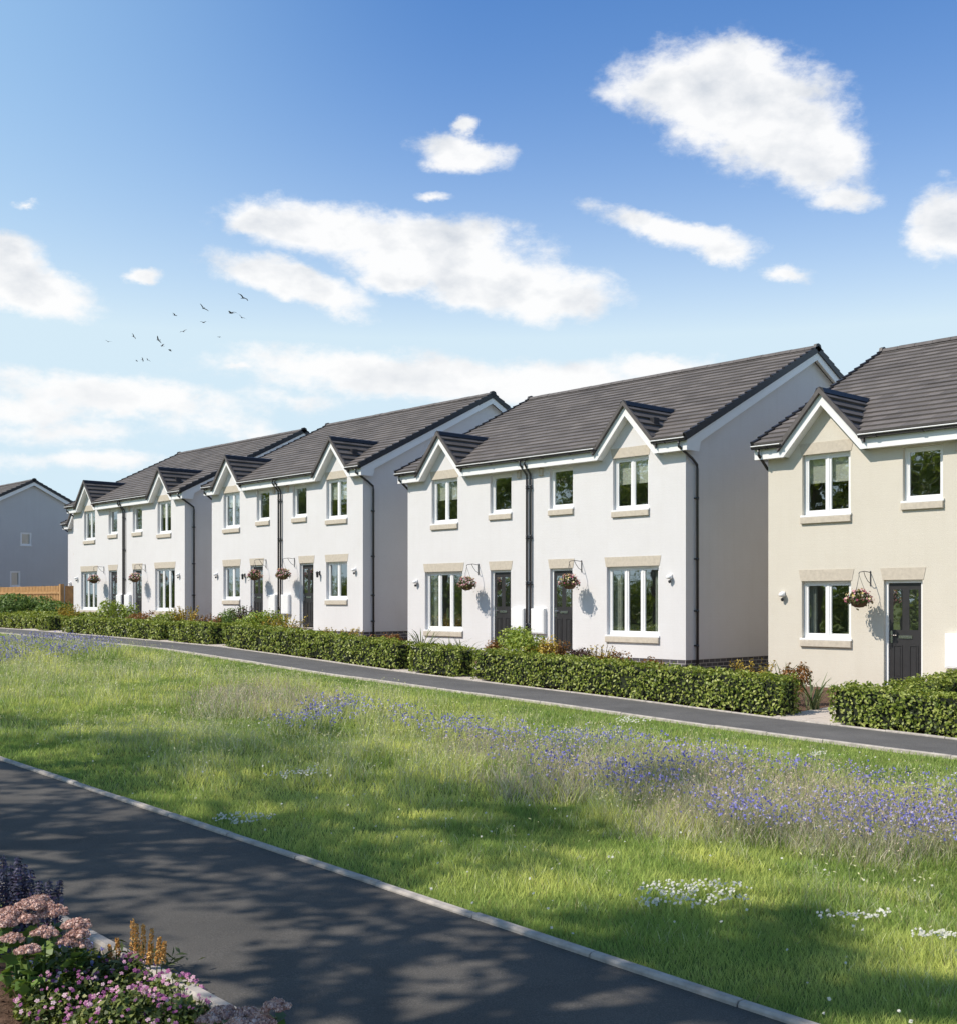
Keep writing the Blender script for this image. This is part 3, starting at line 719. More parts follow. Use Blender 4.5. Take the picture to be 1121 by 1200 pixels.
# ================================================================= HEDGES
def hedge(U0,U1,P0,P1,hgt,label,dens=1.,size=.062,group='clipped hedges along the footpath'):
    cu,cp=(U0+U1)/2,(P0+P1)/2; base=at(cu,cp); o=empty('clipped_hedge',base)
    def loc(U,P,z): x,y=XY(U,P); return np.stack([x-base.x,y-base.y,g(U,P)+z-base.z],-1)
    L,Wd=U1-U0,P1-P0; area=np.array([L*hgt,L*hgt,Wd*hgt,Wd*hgt,L*Wd]); n=int(area.sum()*dens*650)
    face=rng.choice(5,n,p=area/area.sum()); a=rng.random(n); b=rng.random(n); ins=np.abs(rng.normal(0,.045,n))
    lump=lambda U,z:.03*np.sin(U*4.1+z*3)+.025*np.sin(U*9.7-z*6+1)
    U=U0+a*L; P=P0+b*Wd; z=np.full(n,hgt); nr=np.zeros((n,3))
    zz=b**.85*hgt
    for k,(du,dp) in enumerate(((0,-1),(0,1),(-1,0),(1,0))):
        m=face==k
        if k<2:
            z[m]=zz[m]; rd=.05*np.maximum(0,(z[m]/hgt-.82)/.18)**2
            P[m]=(P0+ins[m]+rd+lump(U[m],z[m])) if k==0 else (P1-ins[m]-rd-lump(U[m],z[m]))
        else:
            z[m]=zz[m]; P[m]=P0+a[m]*Wd; rd=.05*np.maximum(0,(z[m]/hgt-.82)/.18)**2
            U[m]=(U0+ins[m]+rd+lump(P[m],z[m])) if k==2 else (U1-ins[m]-rd-lump(P[m],z[m]))
        nr[m]=np.array([-SU*du+CU*dp,CU*du+SU*dp,.25])
    m=face==4; z[m]=hgt-ins[m]*.8+.6*lump(U[m]*1.3,P[m]*2)+.02*np.abs(rng.normal(0,1,m.sum())); nr[m]=np.array([0,0,1.])
    ns=int(L*4); su=U0+.05+(L-.1)*rng.random(ns); sp=P0+.08+(Wd-.16)*rng.random(ns); sh=.02+.06*rng.random(ns)**2
    su=np.repeat(su,5)+rng.normal(0,.014,ns*5); sp=np.repeat(sp,5)+rng.normal(0,.014,ns*5); sz_=hgt+np.repeat(sh,5)*np.tile(np.linspace(0,1,5),ns)
    U=np.concatenate([U,su]); P=np.concatenate([P,sp]); z=np.concatenate([z,sz_]); nr=np.concatenate([nr,rng.normal(0,1,(ns*5,3))])
    V,Q=leaves(loc(U,P,z),nr,size,.6,.3,.55)
    link('foliage',np_mesh('foliage',V,Q,'hedge'),o)
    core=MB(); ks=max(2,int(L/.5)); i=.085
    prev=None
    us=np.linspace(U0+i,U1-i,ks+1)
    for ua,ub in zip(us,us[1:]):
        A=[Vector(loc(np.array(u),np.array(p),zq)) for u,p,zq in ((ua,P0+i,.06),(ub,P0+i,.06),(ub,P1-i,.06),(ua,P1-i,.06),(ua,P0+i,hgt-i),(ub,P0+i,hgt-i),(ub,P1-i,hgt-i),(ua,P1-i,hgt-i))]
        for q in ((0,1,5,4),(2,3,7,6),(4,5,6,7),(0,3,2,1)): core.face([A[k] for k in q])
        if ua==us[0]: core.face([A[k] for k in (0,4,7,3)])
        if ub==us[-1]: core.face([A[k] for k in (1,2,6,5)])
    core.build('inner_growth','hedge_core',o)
    tw=MB()
    for k in range(int(L*3)):
        uu=U0+.1+(L-.2)*random.random(); pp=P0+.14+(Wd-.28)*random.random()
        a_=Vector(loc(np.array(uu),np.array(pp),-.03)); tw.tube([a_,a_+Vector((random.uniform(-.05,.05),random.uniform(-.05,.05),.22))],.008,5)
    tw.build('stem','twig',o)
    tag(o,label,'hedge',group); return o
HP0,HP1=PATH_F+.03,PATH_F+.62
def hx(px): return float(u_at(px,HP0+.1))
HH=.64
hedge(5.0,hx(974),HP0,HP1,.60,'clipped hedge in front of the cream house door',1.25)
hedge(8.55,9.2,HP1+.25,20.6,.62,'hedge running back from the path beside the cream house door',1.1)
hedge(hx(919),hx(556),HP0,HP1,HH,'long clipped hedge before the largest white pair and side alley',1.1)
hedge(hx(540),hx(482),HP0,HP1,HH,'short clipped hedge between two paved gaps before the largest white pair',1.)
hedge(hx(468),hx(264),HP0,HP1,HH,'long clipped hedge before the middle white pair and the side alley',.9,.07)
hedge(hx(250),hx(201),HP0,HP1,HH*.92,'short clipped hedge before the right door of the middle white pair',.8,.075)
hedge(hx(192),hx(75),HP0,HP1,HH*.84,'long clipped hedge before the farthest white pair',.8,.08)
hedge(hx(59),hx(47),HP0,HP1,HH*.84,'smallest clipped hedge at the left end of the farthest white pair',.8,.08)
hedge(hx(33),hx(-60),HP0+.3,HP1+.4,.5,'clipped hedge at the left picture edge below the green shrub',.7,.085)
hedge(43.5,58,19.6,20.4,.5,'low hedge behind the front hedges at the foot of the timber fence',.6,.09)

# ================================================================= GARDEN PLANTS
def shrub(name,px,P,w,h,m,label,cat_,n=500,size=.07,kind='dome',group=None,dz=0.):
    U=float(u_at(px,P)); b=at(U,P,dz); w*=1.08; o=empty(name,b,random.random()*6)
    if kind=='dome':
        nb=9; V=[]
        c=rng.normal(0,.33,(nb,3)); c[:,2]=.35+.35*rng.random(nb); pick=rng.integers(0,nb,n); d=icos(n); d[:,2]=np.abs(d[:,2])*1.1-.25
        p=c[pick]+d*(.28+.22*rng.random((n,1))); p*=np.array([w*.5,w*.5,h]); p[:,2]=np.clip(p[:,2],.02,None)
        link('foliage',np_mesh('foliage',*leaves(p,d+np.array([0,0,.4]),size,.5),m),o)
        st=MB()
        for k in range(7): st.tube([(random.uniform(-.04,.04),random.uniform(-.04,.04),-.05),tuple(c[k]*np.array([w*.5,w*.5,h]))],.009,5)
        st.build('stem','twig',o)
    elif kind=='spiky':   # upright leafy shoots
        ns=int(n/16); V=[];Nn=[]; st=MB()
        for k in range(ns):
            a=random.random()*6.28; r=random.random()**.6*w*.28; tip=np.array([math.cos(a)*(r+w*.22*random.random()),math.sin(a)*(r+w*.22*random.random()),h*random.uniform(.6,1.05)]); b0=np.array([math.cos(a)*r*.4,math.sin(a)*r*.4,0])
            t=np.linspace(.15,1,16)[:,None]; V.append(b0+(tip-b0)*t+rng.normal(0,.018,(16,3))); Nn.append(rng.normal(0,1,(16,3))+np.array([0,0,.8])); st.tube([tuple(b0-np.array([0,0,.04])),tuple(tip)],.005,4)
        link('foliage',np_mesh('foliage',*leaves(np.concatenate(V),np.concatenate(Nn),size,.42),m),o); st.build('stem','twig',o)
    else:                 # arching grass
        k=int(n/4); B=np.zeros((k,3)); B[:,:2]=rng.normal(0,.06*w,(k,2)); hh=h*(.6+.5*rng.random(k))
        parts=[]
        a=rng.random(k)*6.283; d=np.stack([np.cos(a),np.sin(a),0*a],1); s=np.stack([-np.sin(a),np.cos(a),0*a],1)*.013; reach=w*.75*(.4+.9*rng.random(k))
        lv=[]
        for t,ww in ((0,1.),(.35,1.1),(.7,.9),(1.,.12)):
            c=B+d*(reach*t**1.6)[:,None]; c[:,2]=hh*(1.35*t-.35*t**3*(.6+.8*rng.random(k))) ; lv.append((c-s*ww,c+s*ww))
        V=np.stack([x for q in lv for x in q],1).reshape(-1,3); i=np.arange(k)[:,None]*8
        Q=np.concatenate([i+np.array([0,1,3,2]),i+np.array([2,3,5,4]),i+np.array([4,5,7,6])],0)
        link('blades',np_mesh('blades',V,Q,m),o)
    tag(o,label,cat_,group); return o
PL=[('leafy_shrub',612,19.0,1.25,.86,'shrub_green','bright green feathery shrub between the two doors of the largest white pair',900,.07,'dome'),
 ('copper_shrub',577,18.6,.6,.62,'shrub_orange','copper shrub left of the bright green shrub by the left door',260,.06,'dome'),
 ('leafy_shrub',636,19.,.8,.72,'shrub_yellow','yellow green shrub right of the bright green feathery shrub',300,.06,'dome'),
 ('copper_shrub',652,19.,.65,.66,'shrub_orange','tall copper shrub before the right door of the largest white pair',300,.06,'spiky'),
 ('purple_shrub',676,19.,.9,.55,'shrub_purple','dark purple shrub right of the tall copper shrub',340,.06,'dome'),
 ('golden_shrub',700,19.4,.75,.62,'shrub_yellow','golden spiky plant left of the three pane window of the largest white pair',260,.06,'spiky'),
 ('copper_shrub',723,19.6,.7,.5,'shrub_orange','copper shrub under the left part of the right three pane window',280,.055,'dome'),
 ('copper_shrub',763,19.8,.7,.45,'shrub_orange','copper shrub by the plinth under the right part of the three pane window',280,.055,'dome'),
 ('golden_shrub',880,19.5,1.0,.55,'shrub_yellow','golden spiky plant in the alley beside the cream house',300,.055,'spiky'),
 ('copper_shrub',930,18.,.6,.68,'shrub_orange','rust coloured shrub behind the hedge end before the cream house',380,.055,'dome'),
 ('ornamental_grass',917,18.3,.6,.62,'tuft','arching grey green grass left of the rust coloured shrub',70,.05,'grass'),
 ('ornamental_grass',952,17.5,.6,.48,'tuft','arching grey green grass at the hedge end beside the bark bed',70,.05,'grass'),
 ('ornamental_grass',494,18.8,.75,.72,'tuft','arching grass left of the window at the corner of the largest white pair',75,.05,'grass'),
 ('ornamental_grass',541,18.4,.7,.62,'tuft','arching grass right of the left three pane window, above the short hedge',70,.05,'grass'),
 ('ornamental_grass',525,18.2,.6,.6,'shrub_mid','low dark green grass tuft under the left three pane window',60,.05,'grass'),
 ('copper_shrub',452,18.6,.9,.6,'shrub_orange','copper shrub in the alley right of the middle white pair',300,.06,'dome'),
 ('golden_shrub',400,19.6,1.6,.5,'shrub_yellow','wide golden planting under the right window of the middle white pair',380,.06,'spiky'),
 ('leafy_shrub',312,19.,1.7,.85,'shrub_green','broad lime green shrub between the doors of the middle white pair',800,.08,'dome'),
 ('golden_shrub',332,18.4,1.4,.72,'shrub_yellow','golden plant in front of the broad lime green shrub',360,.07,'spiky'),
 ('purple_shrub',289,19.2,.8,.9,'shrub_purple','purple shrub left of the broad lime green shrub',300,.07,'spiky'),
 ('leafy_shrub',268,19.,.9,.85,'shrub_mid','mid green shrub at the left corner of the middle white pair',360,.08,'dome'),
 ('purple_shrub',256,18.8,.8,.6,'shrub_orange','rusty low shrub left of the mid green corner shrub',260,.07,'dome'),
 ('golden_shrub',220,19.,1.1,.8,'shrub_yellow','golden plant in the alley right of the farthest white pair',330,.08,'spiky'),
 ('golden_shrub',243,18.8,.7,.62,'shrub_orange','small copper plant beside the left wall of the middle white pair',220,.07,'spiky'),
 ('leafy_shrub',192,18.6,1.3,.72,'hedge','dark green shrub under the right window of the farthest white pair',420,.08,'dome'),
 ('copper_shrub',165,18.8,1.0,.62,'shrub_orange','copper shrub before the right door of the farthest white pair',280,.07,'dome'),
 ('leafy_shrub',139,18.8,1.3,.95,'shrub_green','lime green shrub between the doors of the farthest white pair',420,.09,'dome'),
 ('golden_shrub',80,19.2,.9,.75,'shrub_yellow','golden plant at the left corner of the farthest white pair',240,.08,'spiky'),
 ('leafy_shrub',22,20.4,3.6,1.1,'shrub_mid','large rounded green shrub in front of the timber fence',2600,.12,'dome')]
for nm,px,P,w,h,m,lab,n,sz,kd in PL: shrub(nm,px,P,w*1.15,h*1.12,m,lab,'garden plant' if 'grass' not in nm else 'grass clump',int(n*(3.0 if kd!='grass' else 1.8)),sz*1.12,kd,'planting in the front gardens')

# ================================================================= MEADOW (grass and flowers nobody could count)
def ell(px,py,rx,ry):
    c=np.array(ground_px(px,py)); a=np.array(ground_px(px+rx,py))-np.array(ground_px(px-rx,py)); b=np.array(ground_px(px,py-ry))-np.array(ground_px(px,py+ry))
    Mx=np.linalg.inv(np.stack([a/2,b/2],1)); return c,Mx
def inside(es,U,P):
    f=np.full(len(U),-9.)
    for c,Mx in es:
        q=(np.stack([U,P],1)-c)@Mx.T; f=np.maximum(f,1-np.linalg.norm(q,axis=1))
    return f
def vnoise(U,P,s,seed):
    r=np.random.default_rng(seed); T=r.random((64,64)); x=U/s+100; y=P/s+100; i=np.floor(x).astype(int); j=np.floor(y).astype(int); fx=x-i; fy=y-j; fx=fx*fx*(3-2*fx); fy=fy*fy*(3-2*fy)
    t=lambda a,b:T[a%64,b%64]
    return (t(i,j)*(1-fx)+t(i+1,j)*fx)*(1-fy)+(t(i,j+1)*(1-fx)+t(i+1,j+1)*fx)*fy
BLUE=[ell(*e) for e in ((565,870,90,15),(680,892,120,24),(800,915,125,30),(930,942,130,38),(1060,965,120,42),(1180,990,120,46),(660,908,70,20),(900,965,110,24))]
BLUE2=[ell(400,840,55,12),ell(455,852,60,10),ell(350,858,50,8)]; BLUE3=[ell(50,761,95,13),ell(-40,768,90,14)]
DRY=[ell(*e) for e in ((310,826,100,18),(250,835,50,10),(700,915,150,26),(880,950,160,34),(1050,985,140,36),(560,890,60,12),(820,925,200,24))]
DAISY=[ell(*e) for e in ((815,1057,75,17),(760,1070,30,7),(350,917,38,6),(285,967,36,7),(1092,1110,28,6),(740,848,22,4),(960,890,14,3),(1000,1085,45,5))]
def sample(n,z0,z1,margin=1.3):
    # uniform over the ground wedge the photograph can see (with room to either side)
    z=np.sqrt(rng.random(n)*(z1*z1-z0*z0)+z0*z0); x=(rng.random(n)*2-1)*.412*margin*z
    U=-SU*x+CU*z; P=CU*x+SU*z; k=(P>ROAD_F+KERB+.0)&(P<PATH_N-.10); return U[k],P[k]
def pts(U,P): x,y=XY(U,P); return np.stack([x,y,g(U,P)-.03],1)
grass=[]; bands=[(3.8,7,6200,.0034),(7,10.5,3200,.0048),(10.5,15,1300,.008),(15,22,680,.0115),(22,32,340,.017),(32,52,150,.027)]
stalks=[]; blues=[]; dais=[]
for bi,(z0,z1,dens,wd) in enumerate(bands):
    mg=(1.9,1.8,1.6,1.4,1.3,1.3)[bi]; area=.412*mg*(z1*z1-z0*z0); U,P=sample(int(area*dens),z0,z1,mg); n=len(U)
    dry=inside(DRY,U,P)+.5*(vnoise(U,P,.5,3)-.5); blue=np.maximum(inside(BLUE,U,P),np.maximum(inside(BLUE2,U,P),inside(BLUE3,U,P)))
    t_=vnoise(U,P,1.7,5)*.6+vnoise(U,P,.6,6)*.4; c_=vnoise(U,P,1.1,8)*.5+vnoise(U,P,.35,9)*.5
    # mown strips along road and path, taller meadow between them
    mown=np.clip(1-(P-ROAD_F-.13)/.9,0,1)*.9+np.clip(1-(PATH_N-P)/np.interp(U,[11,15,20,26,34],[4.2,3.2,2.1,1.6,1.1]),0,1)
    tuft_=vnoise(U,P,.28,41); tall=np.clip((t_*.65+tuft_*.35-.36)*3.6,0.05,1)*np.clip(1-mown*1.1,0,1); tall=np.maximum(tall,np.clip(np.maximum(dry,blue)*2.2,0,1)*.95)
    nearcam=np.clip((P-4.9)/2.6,0,1); tall*=np.where(U<9,.25+.75*np.clip((P-6.0)/2.,0,1),.35+.65*nearcam)
    h=(.042+.020*rng.random(n))+tall*(.03+.17*rng.random(n)**1.4)
    lime=np.array([.74,.77,.22]); gr=np.array([.38,.50,.125]); deep=np.array([.20,.31,.07]); straw=np.array([.66,.60,.47]); pale=np.array([.70,.71,.45])
    f=np.clip(c_*2.8-.95,0,1)[:,None]; col=gr*(1-f)+lime*f
    mw=np.clip(mown,0,1)[:,None]; col=col*(1-.75*mw)+np.array([.27,.40,.10])*.75*mw
    f=np.clip((.44-t_)*3.4,0,.75)[:,None]; col=col*(1-f)+deep*f
    k=(rng.random(n)<np.clip(dry*1.5,0,.46)); col[k]=straw*(.7+.6*rng.random((k.sum(),1)))
    k=(rng.random(n)<.34*tall*np.clip(tuft_*2-.5,0,1)); col[k]=pale*(.8+.4*rng.random((k.sum(),1)))
    k=(rng.random(n)<.045); col[k]=np.array([.42,.38,.18])*(.7+.5*rng.random((k.sum(),1)))
    col*=(.78+.44*rng.random((n,1)))
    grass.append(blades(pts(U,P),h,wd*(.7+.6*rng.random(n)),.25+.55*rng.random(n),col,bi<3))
    # seed stalks in the tall parts
    m=(rng.random(n)<.27*np.clip(tall-.2,0,1)*(1 if bi<4 else 1.3)); Us,Ps=U[m],P[m]; k=len(Us); d2=dry[m]
    hc=np.where(d2[:,None]>0,np.array([.60,.49,.39]),np.array([.66,.64,.38]))*(.75+.5*rng.random((k,1)))
    hs=h[m]+.06+.13*rng.random(k); b=pts(Us,Ps)
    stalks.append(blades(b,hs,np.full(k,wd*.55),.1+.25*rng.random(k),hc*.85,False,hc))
    # nodding seed heads
    top=b.copy(); top[:,2]+=hs*.97; top[:,:2]+=rng.normal(0,.02,(k,2)); v,q=leaves(top,rng.normal(0,1,(k,3)),np.full(k,.020+wd*1.25),.34,.1); stalks.append((v,q,np.repeat(hc*1.1,4,0)))
    # cornflowers
    bd=[.55,.55,.5,.65,1.1,2.0][bi]*np.clip(blue*2.2+.15,0,1)*np.clip(vnoise(U,P,.45,21)*1.9-.35,0,1)
    m=(blue>0)&(rng.random(n)<bd*.40); Us,Ps=U[m],P[m]; k=len(Us)
    if k:
        b=pts(Us,Ps); hs=.15+.17*rng.random(k); stalks.append(blades(b,hs,np.full(k,wd*.5),.1+.2*rng.random(k),np.tile(np.array([.12,.16,.07]),(k,1)),False))
        top=b.copy(); top[:,2]+=hs; c=np.where(rng.random((k,1))<.7,np.array([.22,.215,.60]),np.array([.50,.47,.70]))*(.7+.6*rng.random((k,1)))
        for rr in range(2): v,q=leaves(top+rng.normal(0,.008,(k,3)),rng.normal(0,.6,(k,3))+np.array([0,-.4,.7]),np.full(k,.018+wd*1.0),.8,.1); blues.append((v,q,np.repeat(c,4,0)))
    # daisies and scattered clover
    dz=inside(DAISY,U,P); m=((dz+.5*(vnoise(U,P,.16,31)*1.3-.65)>.06)&(rng.random(n)<[.17,.19,.24,.3,.33,.35][bi]))|(rng.random(n)<.0012); Us,Ps=U[m],P[m]; k=len(Us)
    if k:
        b=pts(Us,Ps); b[:,2]+=h[m]*.7+.05
        c=np.array([.78,.78,.70])*(.8+.2*rng.random((k,1)))
        v,q=leaves(b,np.tile([-.25,-.35,1.],(k,1)),np.full(k,.016+wd*.9),.9,.05,.35); dais.append((v,q,np.repeat(c,4,0)))
        v,q=leaves(b+np.array([0,0,.004]),np.tile([-.25,-.35,1.],(k,1)),np.full(k,.016+wd*.9),.9,.05,.35); dais.append((v,q,np.repeat(c,4,0)))
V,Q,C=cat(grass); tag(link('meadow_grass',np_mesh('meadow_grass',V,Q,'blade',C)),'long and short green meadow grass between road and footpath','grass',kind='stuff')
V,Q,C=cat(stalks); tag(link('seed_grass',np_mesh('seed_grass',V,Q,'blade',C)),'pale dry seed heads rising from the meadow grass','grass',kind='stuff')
V,Q,C=cat(blues); tag(link('blue_wildflowers',np_mesh('blue_wildflowers',V,Q,'petal',C)),'blue cornflowers in drifts across the meadow','wildflowers',kind='stuff')
V,Q,C=cat(dais); tag(link('white_daisies',np_mesh('white_daisies',V,Q,'petal',C)),'white daisies in small patches in the meadow','wildflowers',kind='stuff')

# ================================================================= FLOWER BED in the foreground
def bed(px,py,hgt=0.):
    """point on the bed whose top (hgt above soil) shows at the given pixel"""
    t=(px-CX)/F
    for z in np.arange(2.5,14,.01):
        U,P=UP(t*z,z)
        if EYE-(py-HY)/F*z<=g(U,P)+hgt: break
    return float(U),float(P)
def sedum(heads,label,seed):
    U,P=bed(*heads[0][:2],heads[0][2]); b=at(U,P); o=empty('sedum_plant',b)
    st=MB(); lv=[];ln=[]
    c=np.zeros(3)
    tops=[]
    for px,py,hg,r in heads:
        u,p=bed(px,py,hg); q=at(u,p,hg)-b; tops.append((np.array(q),r))
    for q,r in tops:
        r=r*1.30
        nb=15; ba=np.arange(nb)*2.4; br_=r*.86*np.sqrt((np.arange(nb)+.4)/nb); cs=np.stack([br_*np.cos(ba),br_*np.sin(ba),.42*r*(1-(br_/r)**2)+rng.normal(0,.004,nb)],1); sr=r*.30*(.85+.3*rng.random(nb))
        n=int(1500*(r/.07)**2); pk=rng.integers(0,nb,n); d=icos(n); d[:,2]=np.abs(d[:,2])*.9-.12
        p=cs[pk]+d*sr[pk][:,None]*(.92+.22*rng.random((n,1)))+q
        hd=link('flower_head',np_mesh('flower_head',*leaves(p,d+np.array([0,0,.3]),.0105,.85,.3,.9),'sedum_head'),o)
        un=MB()
        for c_,r_ in zip(cs,sr): un.lathe(tuple(q+c_),[(0,-r_*.5),(r_*.7,-r_*.35),(r_*.86,0),(r_*.7,r_*.5),(r_*.35,r_*.78),(0,r_*.84)],8)
        un.build('flower_cluster','sedum_head',hd,True)
        base=np.array([q[0]*.75,q[1]*.75,0.]); base[2]=0
        st.tube([tuple(base),tuple((base+q)/2+np.array([0,0,.02])),tuple(q-np.array([0,0,.03]))],[.008,.007,.006],6)
        for k in range(22):
            t=random.uniform(.05,.85); pos=base+(q-base)*t; a=random.random()*6.28; d=np.array([math.cos(a),math.sin(a),.35]); lv.append(pos+d*.045*(1.2-t*.5)); ln.append(np.array([-math.cos(a)*.4,-math.sin(a)*.4,1.]))
    st.build('stem','sedum_leaf',o,True)
    V,Q=leaves(np.array(lv),np.array(ln),.085,.6,.25,.35); link('leaves',np_mesh('leaves',V,Q,'sedum_leaf'),o)
    tag(o,label,'sedum','pink sedums in the flower bed'); return o
sedum([(42,1066,.40,.072),(12,1076,.38,.06),(62,1074,.37,.058),(90,1088,.34,.052),(30,1081,.36,.05),(15,1104,.31,.042),(53,1098,.33,.048),(33,1118,.30,.045),(78,1107,.29,.038),(96,1110,.27,.036),(3,1086,.36,.05),(92,1097,.32,.04)],'large pink sedum with many domed flower heads above fleshy leaves',1)
sedum([(262,1192,.20,.05),(290,1192,.20,.045),(324,1194,.18,.045),(245,1200,.2,.04),(305,1203,.2,.05),(280,1207,.2,.05)],'pink brown sedum heads at the bottom edge in front of the road kerb',2)
def spikes():
    U,P=bed(20,1062,.05); b=at(U,P); o=empty('purple_spike_plant',b)
    for px,py,hg in ((4,1002,.55),(12,1013,.5),(21,1004,.55),(28,1012,.5),(36,1018,.48),(16,1025,.45),(46,1031,.42),(58,1031,.42),(70,1031,.40),(6,1030,.42),(30,1030,.42),(52,1040,.36),(64,1042,.36),(40,1040,.36),(22,1042,.36),(-6,1010,.5),(-12,1025,.45),(10,1045,.34)):
        u,p=bed(px,py,hg); tip=np.array(at(u,p,hg)-b); base=np.array([tip[0]*.92+random.uniform(-.02,.02),tip[1]*.92,tip[2]-hg])
        k=int(hg/.021); pp=[];nn=[]
        for i in range(k):
            t=.22+.78*i/k; c=base+(tip-base)*t; w=.028*(1.15-t*.7)
            for j in range(7):
                a=j*.898+i*.5; pp.append(c+np.array([math.cos(a)*w,math.sin(a)*w,0])); nn.append([math.cos(a)*.5,math.sin(a)*.5,.8])
        link('flower_spike',np_mesh('flower_spike',*leaves(np.array(pp),np.array(nn),.03,.5,.3,.3),'spike'),o)
        s=MB(); s.tube([tuple(base),tuple(tip)],[.004,.002],5); s.build('stem','spike',o)
    tag(o,'dark purple plant of upright leafy spikes at the left picture edge','flowering plant')
spikes()
def plumes():
    U,P=bed(165,1140,.0); b=at(U,P); o=empty('orange_plume_plant',b)
    for px,py,hg,L in ((128,1108,.2,.09),(137,1100,.22,.12),(155,1090,.26,.13),(160,1094,.25,.12),(168,1092,.26,.13),(178,1090,.26,.12),(187,1100,.24,.11),(193,1104,.22,.09),(152,1118,.18,.07),(176,1112,.18,.08)):
        u,p=bed(px,py,hg); tip=np.array(at(u,p,hg)-b); n=190; L*=1.25; t=rng.random(n); w=.013*(1.1-t*.6)
        a=rng.random(n)*6.283; base=np.array([tip[0]*.8,tip[1]*.8,tip[2]-hg]); d=(tip-base)/np.linalg.norm(tip-base)
        pp=tip-d*(L*(1-t))[:,None]+np.stack([np.cos(a)*w,np.sin(a)*w,0*a],1)
        link('plume',np_mesh('plume',*leaves(pp,rng.normal(0,1,(n,3)),.013,.7),'plume'),o)
        s=MB(); s.tube([tuple(base),tuple(tip-d*L*.5)],.003,5); s.build('stem','viola_leaf',o)
    n=160; p=rng.normal(0,1,(n,3))*np.array([.10,.08,.03])+np.array([0,0,.06]); link('leaves',np_mesh('leaves',*leaves(p,np.tile([0,0,1.],(n,1)),.06,.3),'tuft'),o)
    tag(o,'small plant with upright orange feathery plumes beside the road kerb','flowering plant')
plumes()
def viola_flower(m):
    b=MB()
    for k in range(5):
        a=k*1.2566+.3; c=math.cos(a); d=math.sin(a); R_=.013
        b.face([(0,0,.001),(R_*.55*(c-.65*d),R_*.55*(d+.65*c),.004),(R_*1.02*(c-.35*d),R_*1.02*(d+.35*c),.003),(R_*1.08*c,R_*1.08*d,.0015),(R_*1.02*(c+.35*d),R_*1.02*(d-.35*c),.003),(R_*.55*(c+.65*d),R_*.55*(d-.65*c),.004)])
    b.lathe((0,0,.002),[(.003,0),(.0022,.002),(0,.003)],6)
    return b.mesh('flower',m)
VF={m:viola_flower(m) for m in ('viola_pink','viola_blue')}
def viola(px,py,rx,ry,lab,nl,mats):
    U,P=bed(px,py,.06); b=at(U,P); o=empty('viola_clump',b)
    n=nl; a=rng.random(n)*6.283; r=np.sqrt(rng.random(n)); uu=U+ry*r*np.sin(a); pp=np.minimum(P+rx*r*np.cos(a),ROAD_N-.0)
    dome=.16*(1-.75*r**2); z=dome*(.25+.75*rng.random(n))
    x,y=XY(uu,pp); p=np.stack([x-b.x,y-b.y,g(uu,np.minimum(pp,ROAD_N-.2))+z-b.z],1)
    link('leaves',np_mesh('leaves',*leaves(p,np.tile([-.2,-.2,1.],(n,1)),.034,.6,.3,.7),'viola_leaf'),o)
    for m,frac in mats:
        k=int(n*frac); i=rng.choice(n,k,replace=False); zz=dome[i]+g(uu[i],np.minimum(pp[i],ROAD_N-.2))-b.z+.008+.02*rng.random(k)
        for q,z_ in zip(i,zz):
            f=link('flower',VF[m],o); f.location=(p[q,0],p[q,1],z_); f.rotation_euler=(random.uniform(.2,1.2),random.uniform(-.5,.5),random.uniform(-.9,.9)); sc=random.uniform(.5,.9); f.scale=(sc,sc,sc)
    tag(o,lab,'violas','flowering violas in the bed')
viola(85,1132,.20,.26,'violet blue viola clump right beside the large pink sedum',1500,(('viola_blue',.062),))
viola(75,1170,.22,.24,'pink viola clump in front of the sedum leaves',1600,(('viola_pink',.06),))
viola(150,1150,.24,.26,'magenta viola clump below the orange plumes',1800,(('viola_pink',.052),))
viola(205,1165,.20,.24,'purple viola clump spilling over the road kerb',1600,(('viola_pink',.052),))
viola(140,1192,.26,.22,'pink viola clump at the bottom picture edge',1900,(('viola_pink',.05),))
viola(215,1198,.2,.2,'small viola clump next to the bottom edge sedum heads',1100,(('viola_pink',.05),))
# bark chips
pp=[];k=2600; uu=rng.uniform(1,12,k); qq=ROAD_N-KERB-.05-rng.random(k)*2.2; x,y=XY(uu,qq); p=np.stack([x,y,g(uu,qq)+.006],1)
tag(link('bark_chips',np_mesh('bark_chips',*leaves(p,np.tile([0,0,1.],(k,1)),.035,.45,.3,.5),'bark')),'brown bark chips on the flower bed soil','bark',kind='stuff')

